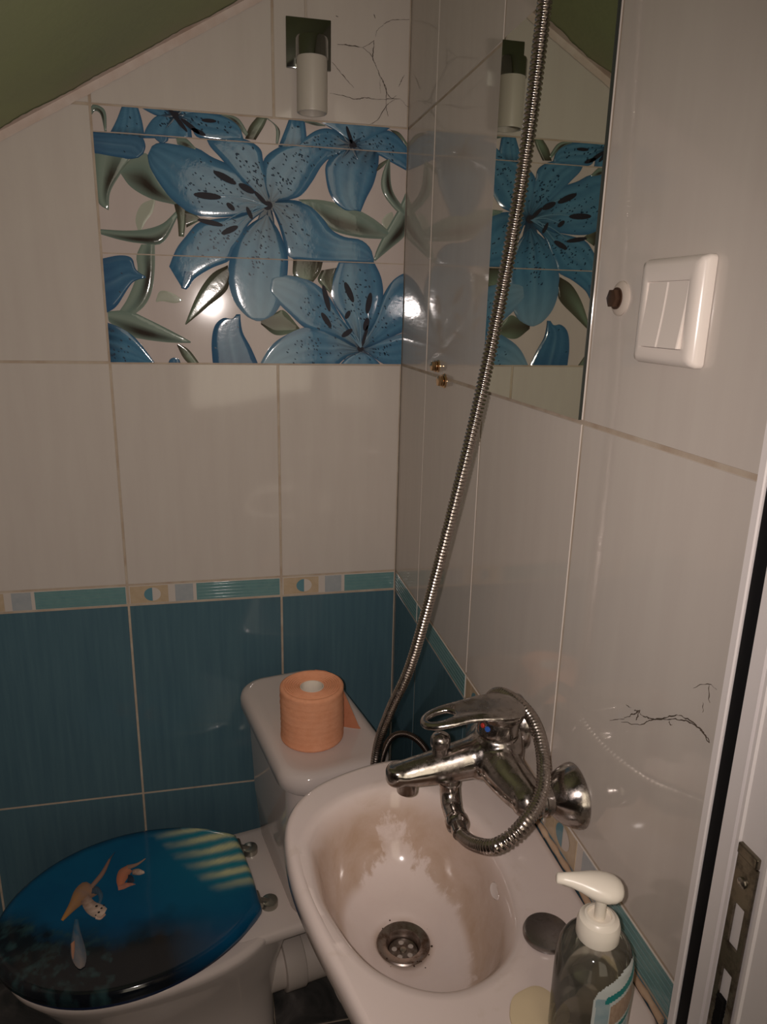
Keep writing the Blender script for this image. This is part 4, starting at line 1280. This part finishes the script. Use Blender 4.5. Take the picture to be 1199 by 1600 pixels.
def fbm(x, y, s=1.0):
    from mathutils import noise as mn
    return mn.fractal(V(x * s, y * s, 3.3), 0.8, 2.0, 4)
def lid_color(s, p):
    """the printed sea scene: s from hinge to nose, p across (p<0 is the wall side)"""
    n1 = fbm(s, p, 14)
    c = lerp3((0.004, 0.060, 0.150), (0.006, 0.105, 0.215), 0.55 - 1.4 * p + 0.25 * n1)
    c = lerp3(c, (0.010, 0.15, 0.25), max(0, 1 - sqrt((s - 0.06) ** 2 + (p + 0.04) ** 2) / 0.17))
    # sunlit rays in the corner by the rear hinge
    ang = math.atan2(p + 0.19, 0.055 - s + 0.02)
    reach = 0.15 - 0.42 * (p + 0.13) + 0.02 * n1
    g = max(0, 1 - s / max(reach, 0.01)) * max(0, min(1, (0.055 - p) / 0.05)) * max(0, min(1, (p + 0.165) / 0.02))
    bands = min(1, max(0, 0.55 + 0.62 * sin((p + 0.10 * s) * 185 + 0.6 + n1 * 0.9)))
    c = lerp3(c, (0.62, 0.62, 0.36), min(1, g * 1.8) * bands)
    c = lerp3(c, (0.02, 0.25, 0.32), min(1, g * 2.0) * (1 - bands) * 0.8)
    # dark reef along the nose and the near edge
    reef = max(0, min(1, (p - 0.035 + 0.25 * (s - 0.18) + 0.03 * n1) / 0.07)) * min(1, max(0, (s - 0.07) / 0.1)) + max(0, (s - 0.335 + 0.04 * n1) / 0.05) * max(0, min(1, (p + 0.06) / 0.08))
    c = lerp3(c, (0.006, 0.008, 0.012), min(1, reef))
    n2 = fbm(s + 3, p, 55)
    if reef > 0.3 and s > 0.25: c = lerp3(c, (0.03, 0.075, 0.08), max(0, n2) * 1.0)
    # dark rim
    hw = 0.0
    for (s0, p0), (s1, p1) in zip(tab, tab[1:]):
        if s0 <= s <= s1: hw = p0 + (p1 - p0) * (s - s0) / max(s1 - s0, 1e-6)
    e = (hw - abs(p)) / 0.022
    if p < 0 and s > 0.1: c = lerp3((0.003, 0.010, 0.025), c, e * min(1.0, 1.0))
    return c
def hh(s):
    for (s0, p0), (s1, p1) in zip(tab, tab[1:]):
        if s0 <= s <= s1: return p0 + (p1 - p0) * (s - s0) / max(s1 - s0, 1e-6)
    return 0.0
bm = bmesh.new()
cl = bm.verts.layers.float_color.new('Col')
base_out = outline(0.0, 220)
c0 = V(0.2, 0, 0)
prof = [(1.0, 0.4075), (1.004, 0.412), (1.002, 0.4185), (0.99, 0.4245), (0.965, 0.4285)] + [(0.94 - 0.94 * k / 44, 0.4290 + 0.0022 * (k / 44)) for k in range(45)]
rows = []
for f, z in prof:
    f = max(f, 0.004)
    row = []
    for q in base_out:
        r = c0 + (q - c0) * f
        v = bm.verts.new(tl(r.x, r.y + LIDC, z))
        v[cl] = (*lid_color(r.x, r.y), 1)
        row.append(v)
    rows.append(row)
N = len(base_out)
for a, b in zip(rows, rows[1:]):
    for k in range(N):
        bm.faces.new((a[k], a[(k + 1) % N], b[(k + 1) % N], b[k]))
bm.faces.new(rows[0][::-1]); bm.faces.new(rows[-1])
# the two turtles of the print: thin inlaid shapes on the lid
def lidxy(u, v):
    d = RX * ((u - 600) / FPX) + RY * ((v - 800) / FPX) + RZ
    P = CAM_POS + d * ((0.431 - CAM_POS.z) / d.z)
    q = P - TT
    return (q.dot(TE), q.dot(TP))
def ink(pts, colf, dz=0.0003):
    """flat printed patch from an outline in lid coordinates, coloured from one end to the other"""
    vs = []
    n = len(pts)
    for i, (s, p) in enumerate(pts):
        q = bm.verts.new(tl(s, p, 0.4304 + dz)); q[cl] = (*colf(i / (n - 1), i), 1); vs.append(q)
    f = bm.faces.new(vs)
    bmesh.ops.triangulate(bm, faces=[f])
def strip(L, R, ca, cb, dz=0.0003, n=14):
    Lq = poly_resample([lidxy(*p) for p in L], n); Rq = poly_resample([lidxy(*p) for p in R], n)
    rng = random.Random(int(L[0][0] * 7))
    prev = None
    for i in range(n + 1):
        row = []
        for j in range(6):
            q = Lq[i].lerp(Rq[i], j / 5)
            v = bm.verts.new(tl(q.x, q.y, 0.4302 + dz + (0.0002 if 0 < j < 5 else 0)))
            c = lerp3(ca, cb, i / n + rng.uniform(-.2, .2))
            c = tuple(x * (0.75 + 0.5 * sin(pi * j / 5)) for x in c)
            v[cl] = (*c, 1); row.append(v)
        if prev:
            for j in range(5): bm.faces.new((prev[j], prev[j + 1], row[j + 1], row[j]))
        prev = row
def T2(*pts): return [(0.1835 * x, 1280 + 0.1835 * y) for x, y in pts]
O_, T_, W_ = (0.40, 0.19, 0.05), (0.26, 0.16, 0.12), (0.62, 0.47, 0.38)
strip(T2((520, 855), (590, 720), (640, 600), (720, 530), (790, 560)), T2((540, 865), (620, 790), (680, 740), (750, 690), (830, 640)), O_, T_)
strip(T2((770, 560), (860, 450), (930, 335)), T2((800, 580), (890, 470), (945, 345)), T_, (0.24, 0.12, 0.09), 0.0005)
strip(T2((930, 335), (960, 300), (985, 275)), T2((945, 345), (965, 308), (987, 278)), (0.10, 0.09, 0.10), (0.02, 0.06, 0.11), 0.0005)
strip(T2((690, 700), (730, 780), (790, 830), (870, 850)), T2((760, 640), (810, 700), (880, 730), (915, 760)), T_, W_, 0.0006)
strip(T2((820, 820), (855, 835), (895, 800)), T2((815, 850), (860, 856), (905, 815)), W_, (0.45, 0.25, 0.18), 0.0009)
for (x, y, r) in ((825, 742, 14), (868, 760, 12), (845, 795, 13), (888, 735, 10), (818, 820, 8)):
    s_, p_ = lidxy(0.1835 * x, 1280 + 0.1835 * y)
    ink([(s_ + 0.00017 * r * cos(t), p_ + 0.00017 * r * sin(t)) for t in [2 * pi * k / 9 for k in range(10)][:9]], lambda t, i: (0.03, 0.022, 0.02), 0.0012)
strip(T2((790, 580), (835, 570), (880, 640), (860, 720)), T2((780, 640), (830, 640), (845, 680), (835, 720)), (0.05, 0.06, 0.08), (0.06, 0.13, 0.20), 0.0004)
strip(T2((640, 850), (620, 960), (605, 1090), (610, 1170), (640, 1240), (670, 1270)), T2((670, 850), (690, 960), (725, 1080), (740, 1180), (720, 1260), (690, 1275)), (0.03, 0.10, 0.17), (0.20, 0.17, 0.16), 0.0004)
strip(T2((605, 1060), (612, 1150), (620, 1190)), T2((640, 1030), (640, 1100), (630, 1190)), (0.42, 0.20, 0.12), (0.36, 0.18, 0.12), 0.0006)
strip(T2((1000, 590), (995, 500), (1020, 430), (1080, 395)), T2((1050, 600), (1075, 540), (1100, 480), (1130, 440)), (0.50, 0.16, 0.08), (0.42, 0.17, 0.10))
strip(T2((1080, 390), (1170, 370), (1240, 330)), T2((1100, 430), (1180, 390), (1245, 336)), T_, (0.32, 0.20, 0.15), 0.0004)
strip(T2((1130, 430), (1180, 420), (1230, 440)), T2((1130, 470), (1190, 475), (1235, 460)), (0.25, 0.15, 0.11), W_, 0.0006)
strip(T2((1010, 560), (1080, 535), (1150, 540), (1230, 600), (1275, 655)), T2((1010, 612), (1075, 605), (1150, 588), (1215, 622), (1268, 662)), (0.46, 0.18, 0.11), (0.10, 0.10, 0.12), 0.0004)
strip(T2((1095, 470), (1130, 480), (1150, 520)), T2((1085, 540), (1120, 545), (1150, 530)), (0.02, 0.03, 0.05), (0.03, 0.04, 0.06), 0.0005)
o = obj('toilet_lid', bm, M_LIDPRINT, toi, angle=60, recalc=False)
o['label'] = 'glossy dark blue seat lid printed with two sea turtles'
for p in (-0.072, 0.074):
    bm = bmesh.new()
    lathe(bm, [(0.0155, 0.0), (0.0155, 0.010), (0.0145, 0.0125), (0.012, 0.0135), (0.0, 0.014)], tl(-0.022, p, 0.3925), n=32)
    sweep(bm, [tl(-0.020, p, 0.401), tl(0.004, p, 0.414)], 0.006, 14)
    sweep(bm, [tl(0.000, p - 0.017, 0.413), tl(0.000, p + 0.017, 0.413)], 0.0068, 16)
    obj('hinge', bm, M_HINGE, toi)

# waste pipe
pa, pb = tl(-0.032, 0.0, 0.17), tl(-0.30, 0.0, 0.17)
ax = (pb - pa).normalized()
bm = bmesh.new()
lathe(bm, [(0.046, -0.016), (0.046, 0.028), (0.054, 0.030), (0.0545, 0.068), (0.053, 0.070), (0.050, 0.071), (0.050, 0.17)], pa, ax, n=44)
o = obj('waste_pipe', bm, M_PVC, origin=tuple(pa))
tag(o, 'pale plastic waste pipe with a collar behind the toilet foot', 'pipe')

# toilet roll on the cistern lid
RXY = (-0.2255, -0.325); RZ0 = 0.7133; RR, RH = 0.0555, 0.100
roll = thing('toilet_roll', 'orange toilet paper roll standing on the cistern lid', 'toilet paper', (RXY[0], RXY[1], RZ0))
bm = bmesh.new()
rng = random.Random(2)
n = 96
prof = [(0.0205, 0.004), (RR * 0.6, 0.001), (RR - 0.003, 0.0), (RR, 0.0015)] + [(RR + 0.0006 * sin(k * 2.3), 0.0015 + (RH - 0.003) * k / 24) for k in range(1, 24)] + [(RR, RH - 0.0018), (RR - 0.0025, RH)] + [(RR - 0.003 - (RR - 0.024) * k / 16, RH - 0.0006 + 0.0012 * (k % 2) - 0.003 * (k / 16) ** 2) for k in range(1, 17)] + [(0.0205, RH - 0.004)]
rings = []
for r, h in prof:
    rings.append([V(RXY[0] + (r + 0.0005 * sin(3 * t + h * 60) + rng.uniform(-.00015, .00015)) * cos(t), RXY[1] + (r + 0.0005 * sin(3 * t + h * 60)) * sin(t), RZ0 + h) for t in [2 * pi * k / n for k in range(n)]])
loft(bm, rings, cap0=False, cap1=False)
obj('paper_wrap', bm, M_PAPER, roll, angle=60)
bm = bmesh.new()
lathe(bm, [(0.0208, 0.003), (0.0208, RH - 0.003), (0.0196, RH - 0.0028), (0.0196, 0.003)], (RXY[0], RXY[1], RZ0), n=40, cap0=False, cap1=False)
bm_cap = lathe(bm, [(0.0196, 0.004), (0.0, 0.004)], (RXY[0], RXY[1], RZ0), n=24, cap0=False, cap1=False)
obj('core', bm, M_CORE, roll)['label'] = 'pale cardboard core'
# loose end of the paper
bm = bmesh.new()
r0 = []
for k in range(15):
    t = k / 14
    a0 = radians(78 - 70 * min(t / 0.25, 1))
    if t < 0.25:
        base_p = V(RXY[0] + (RR + 0.0012) * cos(a0), RXY[1] + (RR + 0.0012) * sin(a0), 0)
        last = base_p
    else:
        q = (t - 0.25) / 0.75
        base_p = last + V(0.034 * q, -0.022 * q + 0.006 * q * q, 0)
    hi = max(0.003, (RH - 0.001) * (1 - max(0, t - 0.12) / 0.88))
    lo__ = 0.0012
    r0.append([V(base_p.x + 0.002 * sin(3 * z), base_p.y, RZ0 + z) for z in [lo__ + (hi - lo__) * j / 6 for j in range(7)]])
for ra, rb in zip(r0, r0[1:]):
    pass
grid_ = [[bm.verts.new(p) for p in r] for r in r0]
for ra, rb in zip(grid_, grid_[1:]):
    for j in range(6): bm.faces.new((ra[j], rb[j], rb[j + 1], ra[j + 1]))
so = bmesh.ops.solidify(bm, geom=bm.faces[:], thickness=0.0006)
obj('loose_sheet', bm, M_PAPER, roll)

# ------------------------------------------------------------------ dusty cobwebs
def web(name, strands, toP, label):
    bm = bmesh.new()
    rng = random.Random(11)
    for pts, wd in strands:
        P = catmull([toP(*q) for q in pts], 6)
        P = [p + V(*(rng.uniform(-.0006, .0006) for _ in range(3))) for p in P]
        sweep(bm, P, lambda i, n_: wd * (0.25 + 0.75 * rng.random()) * (0.4 + 0.6 * sin(pi * (i + 0.5) / n_)), 5)
    o = obj(name, bm, M_WEB, origin=tuple(toP(*strands[0][0][0])))
    o['kind'] = 'stuff'
    return tag(o, label, 'cobweb')
def wb(u, v):
    x, z = wall_point(420 + u * 0.2, v * 0.2)
    return V(x, -0.0022, z)
web('cobweb', [([(540, 352), (620, 355), (735, 375)], 0.0011), ([(735, 375), (790, 345), (825, 320)], 0.0007), ([(825, 315), (818, 400), (815, 460), (835, 505)], 0.0010), ([(735, 375), (790, 420), (820, 465)], 0.0006),
               ([(835, 505), (865, 580), (900, 650), (920, 710), (918, 800)], 0.0010), ([(870, 600), (872, 680), (875, 735)], 0.0004), ([(480, 730), (580, 750), (680, 778), (750, 765), (860, 780), (960, 775), (1030, 775)], 0.0008),
               ([(890, 620), (925, 720), (960, 770), (1000, 750)], 0.0006), ([(990, 775), (920, 830), (850, 940), (790, 972)], 0.0007), ([(918, 800), (920, 850), (935, 910)], 0.0006), ([(1060, 590), (1040, 630), (1015, 680)], 0.0007),
               ([(825, 115), (835, 150)], 0.0009), ([(500, 490), (580, 590), (665, 685)], 0.0007), ([(900, 190), (970, 160), (1100, 157)], 0.0007), ([(525, 125), (545, 135)], 0.0008), ([(1030, 775), (1080, 830), (1100, 840)], 0.0004),
               ([(835, 290), (850, 240), (900, 195)], 0.0004)], wb, 'dusty cobweb strands on the tiles right of the wall lamp')
def ws(u, v):
    y, z = side_point(900 + u * 0.2494, 1050 + v * 0.2494)
    return V(-0.0022, y, z)
web('cobweb', [([(320, 288), (380, 262), (415, 240)], 0.0008), ([(415, 240), (405, 270), (398, 300)], 0.0009), ([(385, 240), (420, 244)], 0.0008), ([(420, 262), (470, 285), (540, 296), (600, 278), (660, 268)], 0.0009),
               ([(300, 310), (420, 328), (480, 302), (540, 296)], 0.0005), ([(540, 296), (640, 295), (720, 310), (790, 350), (855, 440)], 0.0009), ([(660, 268), (740, 305), (790, 350), (830, 395), (860, 445)], 0.0008),
               ([(600, 310), (615, 335)], 0.0006), ([(230, 300), (320, 288)], 0.0004), ([(760, 100), (840, 70), (900, 110)], 0.0004), ([(850, 80), (855, 190)], 0.0004), ([(815, 190), (812, 250)], 0.0003), ([(330, 205), (360, 225)], 0.0004)], ws,
    'dusty cobweb strands low on the right wall beside the door frame')
# a few specks on the wall tiles
